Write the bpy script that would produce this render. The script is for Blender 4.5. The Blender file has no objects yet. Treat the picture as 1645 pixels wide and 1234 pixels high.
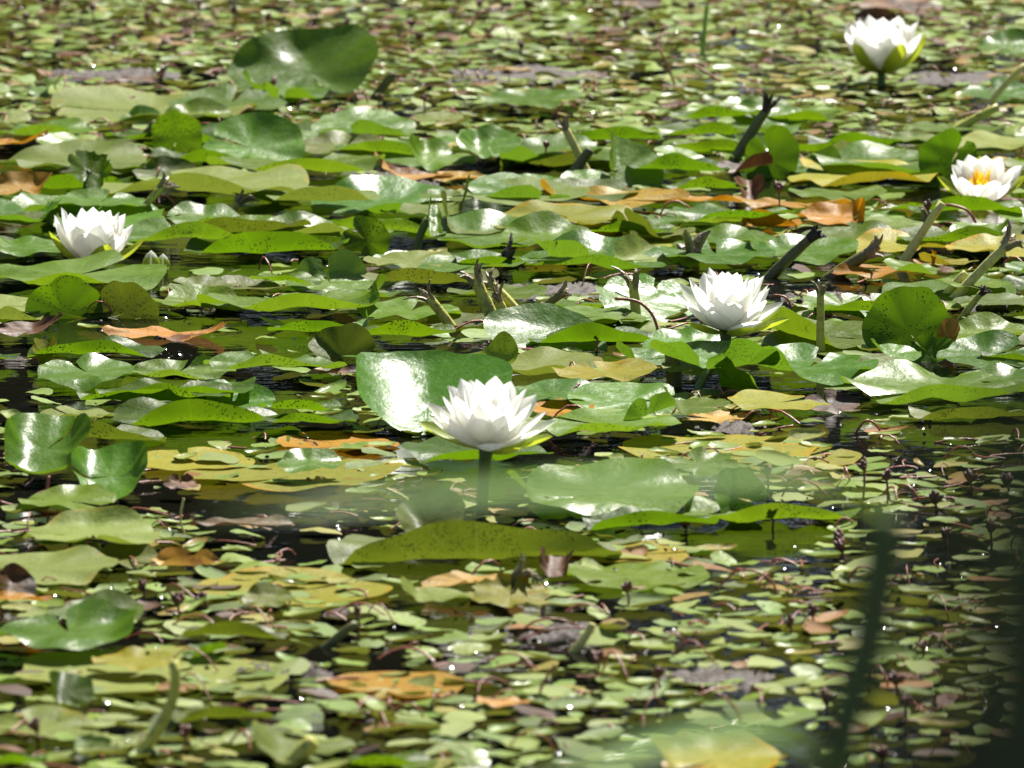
import bpy, math, random
import numpy as np
from mathutils import Vector, Matrix, Euler

R = math.radians
random.seed(11)
rng = np.random.default_rng(11)
scene = bpy.context.scene
C = scene.collection

# ------------------------------------------------------------------ camera
CAM_H, PITCH, HFOV = 1.34, R(8.5), R(6.5)
cam = bpy.data.cameras.new('camera')
cam_ob = bpy.data.objects.new('camera', cam)
C.objects.link(cam_ob)
cam_ob.location = (0, 0, CAM_H)
cam_ob.rotation_euler = (R(90) - PITCH, 0, 0)
cam.sensor_width = 36.0
cam.lens = 18.0 / math.tan(HFOV / 2)
cam.clip_start, cam.clip_end = 0.05, 1000
cam.dof.use_dof = True
cam.dof.focus_distance = 9.2
cam.dof.aperture_fstop = 16.5
scene.camera = cam_ob

# ------------------------------------------------------------------ sky, sun, exposure
SUN_EL, SUN_AZ = R(52), R(24)          # azimuth: degrees to the right of straight ahead (+y)
world = bpy.data.worlds.new('World')
scene.world = world
world.use_nodes = True
wn = world.node_tree
wn.nodes.clear()
sky = wn.nodes.new('ShaderNodeTexSky')
sky.sky_type = 'NISHITA'
sky.sun_disc = False
sky.sun_elevation = SUN_EL
sky.sun_rotation = SUN_AZ
bg = wn.nodes.new('ShaderNodeBackground')
bg.inputs['Strength'].default_value = 0.055
wo = wn.nodes.new('ShaderNodeOutputWorld')
wn.links.new(sky.outputs[0], bg.inputs[0])
wn.links.new(bg.outputs[0], wo.inputs[0])
sun = bpy.data.lights.new('sun', 'SUN')
sun.energy = 5.0
sun.angle = R(0.53)
sun.color = (1.0, 0.955, 0.88)
sun_ob = bpy.data.objects.new('sun', sun)
C.objects.link(sun_ob)
sdir = Vector((math.sin(SUN_AZ) * math.cos(SUN_EL), math.cos(SUN_AZ) * math.cos(SUN_EL), math.sin(SUN_EL)))
sun_ob.rotation_euler = sdir.to_track_quat('Z', 'Y').to_euler()
sun_ob.location = sdir * 30
vs = scene.view_settings
vs.view_transform = 'Standard'
vs.look = 'None'
vs.exposure = 1.0
vs.gamma = 1.0
vs.use_curve_mapping = False
scene.render.engine = 'CYCLES'
scene.cycles.max_bounces = 8
scene.cycles.transparent_max_bounces = 8
scene.cycles.sample_clamp_indirect = 4.0

# ------------------------------------------------------------------ photograph-to-place helpers
FPX = 822.5 / math.tan(HFOV / 2)
cp, sp = math.cos(PITCH), math.sin(PITCH)

def ray(px, py):
    dx, dy = (px - 822.5) / FPX, (617.0 - py) / FPX
    return Vector((dx, cp + dy * sp, -sp + dy * cp))

def W(px, py, z=0.0):
    """the place on the level z that stands at that spot of the picture"""
    r = ray(px, py)
    t = (z - CAM_H) / r.z
    return Vector((r.x * t, r.y * t, z))

def P(px, py, y):
    """the place at depth y that stands at that spot of the picture"""
    r = ray(px, py)
    t = y / r.y
    return Vector((r.x * t, y, CAM_H + r.z * t))

def MPP(y):
    """metres per pixel at depth y on the water"""
    return math.hypot(y, CAM_H) / FPX

def pix(x, y, z=0.0):
    v = Vector((x, y, z - CAM_H))
    d = v.y * cp - v.z * sp
    u = v.y * sp + v.z * cp
    return 822.5 + FPX * v.x / d, 617.0 - FPX * u / d

# ------------------------------------------------------------------ object helpers
def tag(o, label=None, cat=None, group=None, kind=None):
    if label: o['label'] = label
    if cat: o['category'] = cat
    if group: o['group'] = group
    if kind: o['kind'] = kind
    return o

def mesh(name, verts, faces, mat=None, uvs=None, smooth=True):
    me = bpy.data.meshes.new(name)
    me.from_pydata([tuple(v) for v in verts], [], faces)
    if smooth:
        me.polygons.foreach_set('use_smooth', [True] * len(me.polygons))
    if uvs is not None:
        ul = me.uv_layers.new(name='UVMap')
        idx = np.empty(len(me.loops), dtype=np.int32)
        me.loops.foreach_get('vertex_index', idx)
        ul.data.foreach_set('uv', np.asarray(uvs, dtype=np.float32)[idx].ravel())
    if mat: me.materials.append(mat)
    me.update()
    return me

def obj(name, me, parent=None, loc=(0, 0, 0), rot=(0, 0, 0)):
    o = bpy.data.objects.new(name, me)
    C.objects.link(o)
    o.location = loc
    o.rotation_euler = rot
    if parent: o.parent = parent
    return o

def empty(name, loc=(0, 0, 0), rot=(0, 0, 0)):
    o = obj(name, None, None, loc, rot)
    o.empty_display_size = 0.02
    return o

def tube(pts, radii, seg=8, cap=True):
    """verts and faces of a tapered tube along the points"""
    V, F = [], []
    n = len(pts)
    up = Vector((0.13, 0.31, 0.94))
    for i, p in enumerate(pts):
        p = Vector(p)
        t = (Vector(pts[min(i + 1, n - 1)]) - Vector(pts[max(i - 1, 0)])).normalized()
        a = t.cross(up)
        if a.length < 1e-3: a = t.cross(Vector((1, 0, 0)))
        a.normalize()
        b = t.cross(a)
        for k in range(seg):
            w = 2 * math.pi * k / seg
            V.append(p + (a * math.cos(w) + b * math.sin(w)) * radii[i])
    for i in range(n - 1):
        for k in range(seg):
            k2 = (k + 1) % seg
            F.append((i * seg + k, i * seg + k2, (i + 1) * seg + k2, (i + 1) * seg + k))
    if cap:
        F.append(tuple(range(seg))[::-1])
        F.append(tuple((n - 1) * seg + k for k in range(seg)))
    return V, F

def curve(p0, p1, p2, n=8):
    return [p0 * (1 - t) ** 2 + p1 * 2 * t * (1 - t) + p2 * t * t for t in [i / (n - 1) for i in range(n)]]

# ------------------------------------------------------------------ materials
class NT:
    def __init__(s, name):
        s.m = bpy.data.materials.new(name)
        s.m.use_nodes = True
        s.t = s.m.node_tree
        s.t.nodes.clear()
        s.out = s.n('ShaderNodeOutputMaterial')
    def n(s, typ, **kw):
        nd = s.t.nodes.new(typ)
        for k, v in kw.items(): setattr(nd, k, v)
        return nd
    def l(s, a, b): s.t.links.new(a, b)
    def put(s, sock, v):
        if hasattr(v, 'is_output'): s.l(v, sock)
        elif isinstance(v, (tuple, list)) and len(v) == 3 and len(sock.default_value) == 4: sock.default_value = (*v, 1)
        else: sock.default_value = v
    def math(s, op, a, b=0.0, c=None, clamp=False):
        nd = s.n('ShaderNodeMath', operation=op, use_clamp=clamp)
        s.put(nd.inputs[0], a); s.put(nd.inputs[1], b)
        if c is not None: s.put(nd.inputs[2], c)
        return nd.outputs[0]
    def mix(s, f, a, b, mode='MIX'):
        nd = s.n('ShaderNodeMix', data_type='RGBA', blend_type=mode)
        s.put(nd.inputs[0], f); s.put(nd.inputs[6], a); s.put(nd.inputs[7], b)
        return nd.outputs[2]
    def noise(s, vec, scale, detail=3.0, rough=0.55, w=None):
        nd = s.n('ShaderNodeTexNoise')
        if w is not None:
            nd.noise_dimensions = '4D'
            s.put(nd.inputs['W'], w)
        s.l(vec, nd.inputs['Vector'])
        nd.inputs['Scale'].default_value = scale
        nd.inputs['Detail'].default_value = detail
        nd.inputs['Roughness'].default_value = rough
        return nd.outputs['Fac']
    def ramp(s, v, lo, hi):
        nd = s.n('ShaderNodeMapRange', interpolation_type='SMOOTHSTEP')
        s.put(nd.inputs[0], v)
        nd.inputs[1].default_value = lo; nd.inputs[2].default_value = hi
        return nd.outputs[0]

def leaf_mat(name, a, b, trans, tmix=0.42, rough=0.34, speck=0.6, edge=None, edge_at=0.8, blotch=None, blotch_at=0.62, dust=0.3, vein=0.25, spec=0.5):
    t = NT(name)
    tc = t.n('ShaderNodeTexCoord')
    co = tc.outputs['Object']
    oi = t.n('ShaderNodeObjectInfo')
    rnd = oi.outputs['Random']
    sep = t.n('ShaderNodeSeparateXYZ')
    t.l(tc.outputs['UV'], sep.inputs[0])
    th, rr = sep.outputs[0], sep.outputs[1]
    w = t.math('MULTIPLY', rnd, 37.0)
    n1 = t.noise(co, 16, 3, 0.6, w)
    f = t.math('ADD', t.math('MULTIPLY', n1, 1.5), t.math('MULTIPLY_ADD', rnd, 0.8, -0.65), clamp=True)
    col = t.mix(f, a, b)
    # radial veins, a touch paler
    fr = t.math('FRACT', t.math('MULTIPLY', t.math('ADD', th, t.math('MULTIPLY', t.math('SUBTRACT', t.noise(co, 30, 1), 0.5), 0.02)), 17.0))
    vd = t.math('ABSOLUTE', t.math('SUBTRACT', fr, 0.5))
    vmask = t.math('MULTIPLY', t.ramp(vd, 0.10, 0.0), t.ramp(rr, 0.0, 0.3))
    col = t.mix(t.math('MULTIPLY', vmask, vein * 0.75), col, tuple(min(1, c * 1.7 + 0.02) for c in b))
    if edge:
        e = t.ramp(t.math('ADD', rr, t.math('MULTIPLY', t.math('SUBTRACT', t.noise(co, 22, 3, 0.6, w), 0.5), 0.9)), edge_at, edge_at + 0.18)
        col = t.mix(e, col, edge)
    if blotch:
        bl = t.ramp(t.noise(co, 26, 4, 0.65, t.math('ADD', w, 5.0)), blotch_at, blotch_at + 0.07)
        col = t.mix(bl, col, blotch)
    # fine dust and dark insect specks
    d1 = t.ramp(t.noise(co, 420, 2, 0.7), 0.5, 0.72)
    col = t.mix(t.math('MULTIPLY', d1, dust), col, tuple(c * 0.35 for c in a))
    vo = t.n('ShaderNodeTexVoronoi'); t.l(co, vo.inputs['Vector']); vo.inputs['Scale'].default_value = 300
    sk = t.math('MULTIPLY', t.ramp(vo.outputs['Distance'], 0.40, 0.2), t.ramp(t.noise(co, 34, 2, 0.5, w), 0.44, 0.58))
    col = t.mix(t.math('MULTIPLY', sk, speck), col, (0.02, 0.025, 0.01))
    hs = t.n('ShaderNodeHueSaturation')
    t.put(hs.inputs['Hue'], t.math('MULTIPLY_ADD', t.math('FRACT', t.math('MULTIPLY', rnd, 7.3)), 0.035, 0.4825))
    t.put(hs.inputs['Value'], t.math('MULTIPLY_ADD', t.math('FRACT', t.math('MULTIPLY', rnd, 13.7)), 0.45, 0.78))
    hs.inputs['Saturation'].default_value = 1.22
    t.l(col, hs.inputs['Color'])
    col = hs.outputs[0]
    p = t.n('ShaderNodeBsdfPrincipled')
    t.l(col, p.inputs['Base Color'])
    t.put(p.inputs['Roughness'], t.math('MULTIPLY_ADD', t.noise(co, 55, 4, 0.7), 0.5, rough - 0.23))
    p.inputs['Specular IOR Level'].default_value = spec
    hgt = t.math('ADD', t.math('MULTIPLY', t.noise(co, 70, 3, 0.6, w), 1.0), t.math('MULTIPLY', vmask, -0.03))
    bu = t.n('ShaderNodeBump'); bu.inputs['Strength'].default_value = 0.35; bu.inputs['Distance'].default_value = 0.004
    t.l(hgt, bu.inputs['Height'])
    t.l(bu.outputs[0], p.inputs['Normal'])
    tr = t.n('ShaderNodeBsdfTranslucent')
    tcol = t.mix(0.55, col, trans, 'MIX')
    tcol = t.mix(t.math('MULTIPLY', sk, speck), tcol, (0.01, 0.015, 0.005))
    t.l(tcol, tr.inputs['Color'])
    mx = t.n('ShaderNodeMixShader'); mx.inputs[0].default_value = tmix
    t.l(p.outputs[0], mx.inputs[1]); t.l(tr.outputs[0], mx.inputs[2])
    t.l(mx.outputs[0], t.out.inputs[0])
    return t.m

M = {}
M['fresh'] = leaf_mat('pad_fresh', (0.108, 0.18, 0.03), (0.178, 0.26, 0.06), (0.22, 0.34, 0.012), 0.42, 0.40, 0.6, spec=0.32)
M['gloss'] = leaf_mat('pad_gloss', (0.098, 0.19, 0.034), (0.16, 0.262, 0.064), (0.2, 0.34, 0.015), 0.38, 0.33, 0.5, spec=0.5)
M['dull'] = leaf_mat('pad_dull', (0.165, 0.21, 0.06), (0.24, 0.275, 0.09), (0.25, 0.32, 0.02), 0.32, 0.55, 0.35, dust=0.5, edge=(0.3, 0.27, 0.08), edge_at=0.95, spec=0.2)
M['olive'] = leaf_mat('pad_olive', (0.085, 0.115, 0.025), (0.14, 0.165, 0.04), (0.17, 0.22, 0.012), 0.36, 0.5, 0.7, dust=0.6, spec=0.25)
M['yellow'] = leaf_mat('pad_yellowing', (0.22, 0.24, 0.055), (0.34, 0.30, 0.07), (0.42, 0.34, 0.02), 0.3, 0.5, 0.5, edge=(0.44, 0.30, 0.07), edge_at=0.92, blotch=(0.26, 0.15, 0.05), blotch_at=0.6, dust=0.35, spec=0.18)
M['orange'] = leaf_mat('pad_orange', (0.42, 0.20, 0.03), (0.46, 0.31, 0.11), (0.5, 0.22, 0.01), 0.34, 0.5, 0.5, blotch=(0.24, 0.085, 0.02), blotch_at=0.58, dust=0.35, spec=0.2)
M['tan'] = leaf_mat('leaf_tan', (0.38, 0.22, 0.075), (0.48, 0.33, 0.14), (0.45, 0.25, 0.08), 0.25, 0.55, 0.4, blotch=(0.13, 0.07, 0.03), blotch_at=0.55, spec=0.2)
M['brown'] = leaf_mat('leaf_brown', (0.07, 0.035, 0.018), (0.16, 0.09, 0.045), (0.2, 0.08, 0.02), 0.15, 0.55, 0.4, blotch=(0.03, 0.018, 0.012), blotch_at=0.5, spec=0.3)
M['vivid'] = leaf_mat('pad_vivid', (0.07, 0.135, 0.018), (0.12, 0.19, 0.03), (0.14, 0.255, 0.006), 0.52, 0.42, 0.85, vein=0.35, spec=0.3)

def small_mat(single=False):
    t = NT('small_single_leaf' if single else 'small_floating_leaf')
    g = t.n('ShaderNodeNewGeometry'); oi = t.n('ShaderNodeObjectInfo'); tc = t.n('ShaderNodeTexCoord')
    rnd = t.math('FRACT', t.math('ADD', g.outputs['Random Per Island'], oi.outputs['Random']))
    cr = t.n('ShaderNodeValToRGB'); t.l(rnd, cr.inputs[0])
    e = cr.color_ramp; e.interpolation = 'LINEAR'
    cols = [(0.0, (0.10, 0.15, 0.025)), (0.14, (0.18, 0.27, 0.04)), (0.4, (0.27, 0.37, 0.065)), (0.62, (0.20, 0.32, 0.06)),
            (0.80, (0.33, 0.38, 0.10)), (0.89, (0.36, 0.30, 0.07)), (0.935, (0.34, 0.19, 0.06)), (0.965, (0.17, 0.08, 0.05)), (1.0, (0.06, 0.035, 0.025))]
    e.elements[0].position = 0; e.elements[0].color = (*cols[0][1], 1)
    e.elements[1].position = 1; e.elements[1].color = (*cols[-1][1], 1)
    for p_, c_ in cols[1:-1]:
        k = e.elements.new(p_); k.color = (*c_, 1)
    n1 = t.noise(tc.outputs['Object'], 90, 3, 0.6)
    col = t.mix(t.math('MULTIPLY', t.ramp(n1, 0.5, 0.75), 0.4), oi.outputs['Color'] if single else cr.outputs[0], (0.07, 0.075, 0.03))
    
    col = t.mix(g.outputs['Backfacing'], col, (0.085, 0.06, 0.03))      # the leaf's brown underside
    p = t.n('ShaderNodeBsdfPrincipled'); t.l(col, p.inputs['Base Color'])
    t.put(p.inputs['Roughness'], t.math('MULTIPLY_ADD', t.math('FRACT', t.math('MULTIPLY', rnd, 9.1)), 0.3, 0.32))
    p.inputs['Specular IOR Level'].default_value = 0.22
    bu = t.n('ShaderNodeBump'); bu.inputs['Strength'].default_value = 0.3; bu.inputs['Distance'].default_value = 0.002
    t.l(t.noise(tc.outputs['Object'], 160, 2), bu.inputs['Height']); t.l(bu.outputs[0], p.inputs['Normal'])
    tr = t.n('ShaderNodeBsdfTranslucent'); t.l(t.mix(0.5, col, (0.3, 0.36, 0.02)), tr.inputs[0])
    mx = t.n('ShaderNodeMixShader'); mx.inputs[0].default_value = 0.3
    t.l(p.outputs[0], mx.inputs[1]); t.l(tr.outputs[0], mx.inputs[2]); t.l(mx.outputs[0], t.out.inputs[0])
    return t.m
M['small'] = small_mat()
M['small_single'] = small_mat(True)

def petal_mat(name, base, tip, trans, tmix):
    t = NT(name)
    tc = t.n('ShaderNodeTexCoord')
    sep = t.n('ShaderNodeSeparateXYZ'); t.l(tc.outputs['UV'], sep.inputs[0])
    col = t.mix(t.ramp(sep.outputs[1], 0.0, 0.35), base, tip)
    n1 = t.noise(tc.outputs['UV'], 9, 3)
    col = t.mix(t.math('MULTIPLY', t.ramp(n1, 0.4, 0.8), 0.12), col, tuple(c * 0.7 for c in base))
    p = t.n('ShaderNodeBsdfPrincipled'); t.l(col, p.inputs['Base Color'])
    p.inputs['Roughness'].default_value = 0.45
    wv = t.math('SINE', t.math('MULTIPLY', sep.outputs[0], 60.0))
    bu = t.n('ShaderNodeBump'); bu.inputs['Strength'].default_value = 0.12; bu.inputs['Distance'].default_value = 0.001
    t.l(wv, bu.inputs['Height']); t.l(bu.outputs[0], p.inputs['Normal'])
    tr = t.n('ShaderNodeBsdfTranslucent'); t.l(t.mix(0.7, col, trans), tr.inputs[0])
    mx = t.n('ShaderNodeMixShader'); mx.inputs[0].default_value = tmix
    t.l(p.outputs[0], mx.inputs[1]); t.l(tr.outputs[0], mx.inputs[2]); t.l(mx.outputs[0], t.out.inputs[0])
    return t.m
M['petal'] = petal_mat('petal_white', (0.76, 0.76, 0.55), (0.92, 0.91, 0.87), (0.97, 0.96, 0.9), 0.62)
M['sepal'] = petal_mat('sepal_green', (0.34, 0.40, 0.04), (0.30, 0.40, 0.04), (0.55, 0.62, 0.03), 0.5)
M['stamen'] = petal_mat('stamen_yellow', (0.75, 0.38, 0.02), (0.85, 0.55, 0.03), (0.9, 0.55, 0.02), 0.45)

def stem_mat(name, a, b, dark, amt=0.6, rough=0.5, scale=90):
    t = NT(name)
    tc = t.n('ShaderNodeTexCoord')
    co = tc.outputs['Object']
    col = t.mix(t.noise(co, 25, 2), a, b)
    col = t.mix(t.math('MULTIPLY', t.ramp(t.noise(co, scale, 4, 0.7), 0.5, 0.66), amt), col, dark)
    p = t.n('ShaderNodeBsdfPrincipled'); t.l(col, p.inputs['Base Color']); p.inputs['Roughness'].default_value = rough
    bu = t.n('ShaderNodeBump'); bu.inputs['Strength'].default_value = 0.5; bu.inputs['Distance'].default_value = 0.002
    t.l(t.noise(co, 200, 3), bu.inputs['Height']); t.l(bu.outputs[0], p.inputs['Normal'])
    t.l(p.outputs[0], t.out.inputs[0])
    return t.m
M['stalk'] = stem_mat('stalk_mottled', (0.62, 0.56, 0.10), (0.42, 0.42, 0.07), (0.07, 0.055, 0.025))
M['stalk_dark'] = stem_mat('stalk_dark', (0.16, 0.16, 0.035), (0.09, 0.09, 0.025), (0.03, 0.024, 0.014))
M['stalk_pale'] = stem_mat('stalk_pale', (0.68, 0.60, 0.20), (0.56, 0.52, 0.14), (0.13, 0.1, 0.04), 0.35)
M['green_stem'] = stem_mat('green_stem', (0.07, 0.11, 0.025), (0.11, 0.14, 0.03), (0.04, 0.04, 0.02), 0.4)
M['grass'] = stem_mat('grass_shoot', (0.28, 0.42, 0.04), (0.22, 0.36, 0.03), (0.16, 0.22, 0.03), 0.3)
M['red_stem'] = stem_mat('red_stem', (0.34, 0.095, 0.05), (0.26, 0.08, 0.045), (0.10, 0.03, 0.02), 0.4, 0.4)
M['dry_head'] = stem_mat('dry_head', (0.16, 0.045, 0.03), (0.11, 0.05, 0.03), (0.04, 0.02, 0.015), 0.5)
M['frayed'] = stem_mat('frayed', (0.32, 0.26, 0.15), (0.18, 0.13, 0.06), (0.05, 0.035, 0.02), 0.6)
M['mud'] = stem_mat('mud', (0.032, 0.022, 0.016), (0.055, 0.036, 0.026), (0.012, 0.009, 0.008), 0.6, 0.75, 60)
M['bark'] = stem_mat('bark', (0.03, 0.024, 0.018), (0.05, 0.04, 0.03), (0.012, 0.01, 0.008), 0.6, 0.85)

def blade_mat(name, a, b, tmix, rough=0.5):
    t = NT(name)
    tc = t.n('ShaderNodeTexCoord')
    co = tc.outputs['Object']
    col = t.mix(t.noise(co, 12, 3), a, b)
    p = t.n('ShaderNodeBsdfPrincipled'); t.l(col, p.inputs['Base Color']); p.inputs['Roughness'].default_value = rough
    tr = t.n('ShaderNodeBsdfTranslucent'); t.l(t.mix(0.5, col, (0.3, 0.42, 0.05)), tr.inputs[0])
    mx = t.n('ShaderNodeMixShader'); mx.inputs[0].default_value = tmix
    t.l(p.outputs[0], mx.inputs[1]); t.l(tr.outputs[0], mx.inputs[2]); t.l(mx.outputs[0], t.out.inputs[0])
    return t.m
M['blade'] = blade_mat('reed_blade', (0.14, 0.27, 0.06), (0.19, 0.32, 0.08), 0.5)
M['blade_shaded'] = blade_mat('reed_blade_shaded', (0.008, 0.018, 0.012), (0.014, 0.026, 0.016), 0.02, 0.8)  # sedge blades in shadow; the shade is put into this near-black colour
M['reed_stem'] = blade_mat('reed_stem', (0.035, 0.065, 0.016), (0.05, 0.085, 0.02), 0.05)
M['wood_leaf'] = blade_mat('far_foliage', (0.014, 0.028, 0.008), (0.026, 0.045, 0.012), 0.1, 0.9)

def water_mat():
    t = NT('pond_water')
    tc = t.n('ShaderNodeTexCoord')
    co = tc.outputs['Object']
    col = t.mix(t.noise(co, 2.5, 3), (0.003, 0.005, 0.004), (0.009, 0.007, 0.004))
    p = t.n('ShaderNodeBsdfPrincipled'); t.l(col, p.inputs['Base Color'])
    p.inputs['Roughness'].default_value = 0.04
    p.inputs['IOR'].default_value = 1.333
    mp = t.n('ShaderNodeMapping'); t.l(co, mp.inputs[0]); mp.inputs['Scale'].default_value = (0.6, 1.0, 1.0)
    h = t.math('ADD', t.noise(mp.outputs[0], 22, 2, 0.5), t.math('MULTIPLY', t.noise(mp.outputs[0], 90, 2, 0.5), 0.22))
    bu = t.n('ShaderNodeBump'); bu.inputs['Strength'].default_value = 0.1; bu.inputs['Distance'].default_value = 0.01
    t.l(h, bu.inputs['Height']); t.l(bu.outputs[0], p.inputs['Normal'])
    t.l(p.outputs[0], t.out.inputs[0])
    return t.m
M['water'] = water_mat()

def ground_mat():
    t = NT('bank_soil')
    tc = t.n('ShaderNodeTexCoord')
    co = tc.outputs['Object']
    col = t.mix(t.ramp(t.noise(co, 3, 5), 0.35, 0.65), (0.045, 0.06, 0.02), (0.075, 0.055, 0.035))
    p = t.n('ShaderNodeBsdfPrincipled'); t.l(col, p.inputs['Base Color']); p.inputs['Roughness'].default_value = 0.9
    bu = t.n('ShaderNodeBump'); bu.inputs['Strength'].default_value = 0.8; bu.inputs['Distance'].default_value = 0.05
    t.l(t.noise(co, 14, 5), bu.inputs['Height']); t.l(bu.outputs[0], p.inputs['Normal'])
    t.l(p.outputs[0], t.out.inputs[0])
    return t.m
M['ground'] = ground_mat()

def glint_mat():
    t = NT('glint_facet')
    p = t.n('ShaderNodeBsdfPrincipled')
    p.inputs['Base Color'].default_value = (0.008, 0.010, 0.008, 1)
    p.inputs['Roughness'].default_value = 0.13
    p.inputs['IOR'].default_value = 1.34
    t.l(p.outputs[0], t.out.inputs[0])
    return t.m
M['glint'] = glint_mat()  # for the added facets that make sun glints

# ------------------------------------------------------------------ setting: ground, water, far wood
ys = [(-260, 0.3), (-20, 0.25), (2.3, 0.16), (3.1, 0.10), (3.7, -0.12), (4.3, -0.5), (20.5, -0.5), (22, 0.05), (24, 0.35), (300, 2.0)]
V, F = [], []
for y, z in ys:
    for x in (-260, -6, -2, 2, 6, 260): V.append((x, y, z + 0.02 * math.sin(x)))
for j in range(len(ys) - 1):
    for i in range(5):
        a = j * 6 + i
        F.append((a, a + 1, a + 7, a + 6))
tag(obj('ground', mesh('ground', V, F, M['ground'], smooth=False)), kind='structure')
tag(obj('pond_water', mesh('pond_water', [(-250, 2.2, 0), (250, 2.2, 0), (250, 22.5, 0), (-250, 22.5, 0)], [(0, 1, 2, 3)], M['water'], smooth=False)), kind='structure')

def far_wood():
    N = 26000
    x = rng.uniform(-34, 34, N); y = rng.uniform(23.5, 31, N)
    top = 9.5 + 3 * np.sin(x * 0.55) + 2 * np.sin(x * 1.3 + 1.0) + (y - 23.5) * 0.5
    z = 0.3 + top * rng.random(N) ** 0.85
    s = rng.uniform(0.28, 0.62, N)
    a = rng.normal(size=(N, 3)); a /= np.linalg.norm(a, axis=1)[:, None]
    b = np.cross(a, rng.normal(size=(N, 3))); b /= np.linalg.norm(b, axis=1)[:, None]
    c = np.stack([x, y, z], 1)
    A, B = a * s[:, None], b * s[:, None] * 0.6
    v = np.stack([c - A, c - B, c + A, c + B], 1).reshape(-1, 3)
    f = [(4 * i, 4 * i + 1, 4 * i + 2, 4 * i + 3) for i in range(N)]
    return tag(obj('far_wood', mesh('far_wood', v, f, M['wood_leaf'], smooth=False)),
               'dense dark green wood on the far bank of the pond', 'wood', kind='stuff')
far_wood()

# ------------------------------------------------------------------ lily pads
def bend(v, Rr, phi, c, rho, alpha):
    """fold the part of a leaf beyond a chord up (or down) along an arc"""
    d = np.array([math.cos(R(phi)), math.sin(R(phi))])
    s = v[:, 0] * d[0] + v[:, 1] * d[1]
    over = s - c * Rr
    k = over > 0
    al = abs(R(alpha)); sg = 1 if alpha > 0 else -1
    rr = max(rho * Rr, 1e-4)
    Larc = rr * al
    ang = np.minimum(over[k], Larc) / rr
    rest = np.maximum(over[k] - Larc, 0)
    z0 = v[k, 2] * sg
    ns = rr * np.sin(ang) + rest * np.cos(ang) - z0 * np.sin(ang)
    nz = rr * (1 - np.cos(ang)) + rest * np.sin(ang) + z0 * np.cos(ang)
    delta = c * Rr + ns - s[k]
    v[k, 0] += delta * d[0]; v[k, 1] += delta * d[1]; v[k, 2] = nz * sg
    return v

def pad_mesh(Rr, bends=(), notch=200.0, wav=0.03, asp=1.0, seed=0, mat=None, rings=9, segs=52, gap=5.0, torn=0.0, cut=None):
    r_ = np.random.default_rng(seed + 77)
    V, UV, F = [], [], []
    ph = r_.uniform(0, 6.28, 6)
    g = R(gap)
    V.append((0, 0, 0)); UV.append((0, 0))
    for i in range(1, rings + 1):
        tt = (i / rings) ** 0.8
        for k in range(segs + 1):
            u = k / segs
            th = R(notch) + g + u * (2 * math.pi - 2 * g)
            dn = min(u, 1 - u) * 2 * math.pi
            o = 1 + 0.04 * math.sin(2 * th + ph[0]) + 0.035 * math.sin(3 * th + ph[1]) + 0.03 * math.sin(6 * th + ph[2]) + 0.014 * math.sin(11 * th + ph[3])
            o *= 1 - 0.16 * math.exp(-(dn / 0.16) ** 2)
            if torn: o *= 1 - torn * max(0, math.sin(5 * th + ph[3]) * math.sin(11 * th + ph[4])) - torn * 0.35 * r_.random()
            rad = Rr * tt * o
            zz = Rr * wav * tt ** 2.2 * (1.0 * math.sin(2 * th + ph[5]) + 0.8 * math.sin(5 * th + ph[4]) + 0.5 * math.sin(9 * th + ph[3])) + Rr * 0.03 * tt * tt
            V.append((rad * math.cos(th), rad * math.sin(th) * asp, zz)); UV.append((u, tt))
    n = segs + 1
    for k in range(segs): F.append((0, 1 + k, 2 + k))
    for i in range(rings - 1):
        for k in range(segs):
            a = 1 + i * n + k
            F.append((a, a + n, a + n + 1, a + 1))
    v = np.array(V, dtype=float)
    for b in bends: v = bend(v, Rr * math.hypot(math.cos(R(b[0])), asp * math.sin(R(b[0]))), *b)
    return mesh('lily_pad', v, F, mat, UV)

pad_discs = []       # x, y, R of what lies on the water, to know what is covered
GROUP_PAD = 'water lily pads crowding the pond'
_n = [0]

def pad(px, py, wpx, mat, bends, label, rx=0, ry=0, rz=0, pb=None, notch=None, wav=0.05, asp=1.0, z=None, torn=0.0, name='lily_pad', cat='lily pad', cover=True, gap=5.0, stem=None):
    _n[0] += 1
    i = _n[0]
    zz = (0.0015 + 0.0004 * (i % 5) if wav <= 0.02 else 0.004 + 0.002 * ((i * 7) % 9)) if z is None else z
    if wav <= 0.02: cover = False
    if pb is None:
        loc = W(px, py, zz)
    else:
        yb = W(px, pb).y
        loc = P(px, py, yb)
    Rr = wpx / 2 * MPP(loc.y)
    if bends and bends[0][0] == 270 and bends[0][3] > 45 and asp == 1.0 and mat in ('vivid', 'olive', 'fresh'):
        asp, Rr, wav = 0.62, Rr * 1.14, max(wav, 0.055)       # long boat-like pads
        if notch is None: notch = (60 + (i * 37) % 60)
    if notch is None: notch = (i * 137) % 360
    if 0 < rx <= 26 and pb is None: rx *= 0.55
    jx, jy = ((i * 53) % 7 - 3) * 0.4, ((i * 31) % 7 - 3) * 0.4
    me = pad_mesh(Rr, bends, notch, wav, asp, i, M[mat], torn=torn, gap=gap)
    rot = Euler((R(rx + jx), R(ry + jy), R(rz)))
    if stem is None:
        o = obj(name, me, None, loc, rot)
    else:                      # a leaf carried by a visible stalk
        foot = W(*stem)
        o = empty(name, foot)
        obj('blade', me, o, loc - foot, rot)
        top = loc - foot
        pts = curve(Vector((0, 0, -0.02)), Vector((top.x * 0.2, top.y * 0.2, top.z * 0.6)), top, 7)
        sv, sf = tube(pts, [0.0045] * 7, 8)
        obj('stem', mesh('stem', sv, sf, M['green_stem']), o)
    tag(o, label, cat, GROUP_PAD)
    if cover: pad_discs.append((loc.x, loc.y, Rr * 0.97, Rr * 0.97 * asp * max(0.3, math.cos(R(rx)))))
    return o

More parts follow.
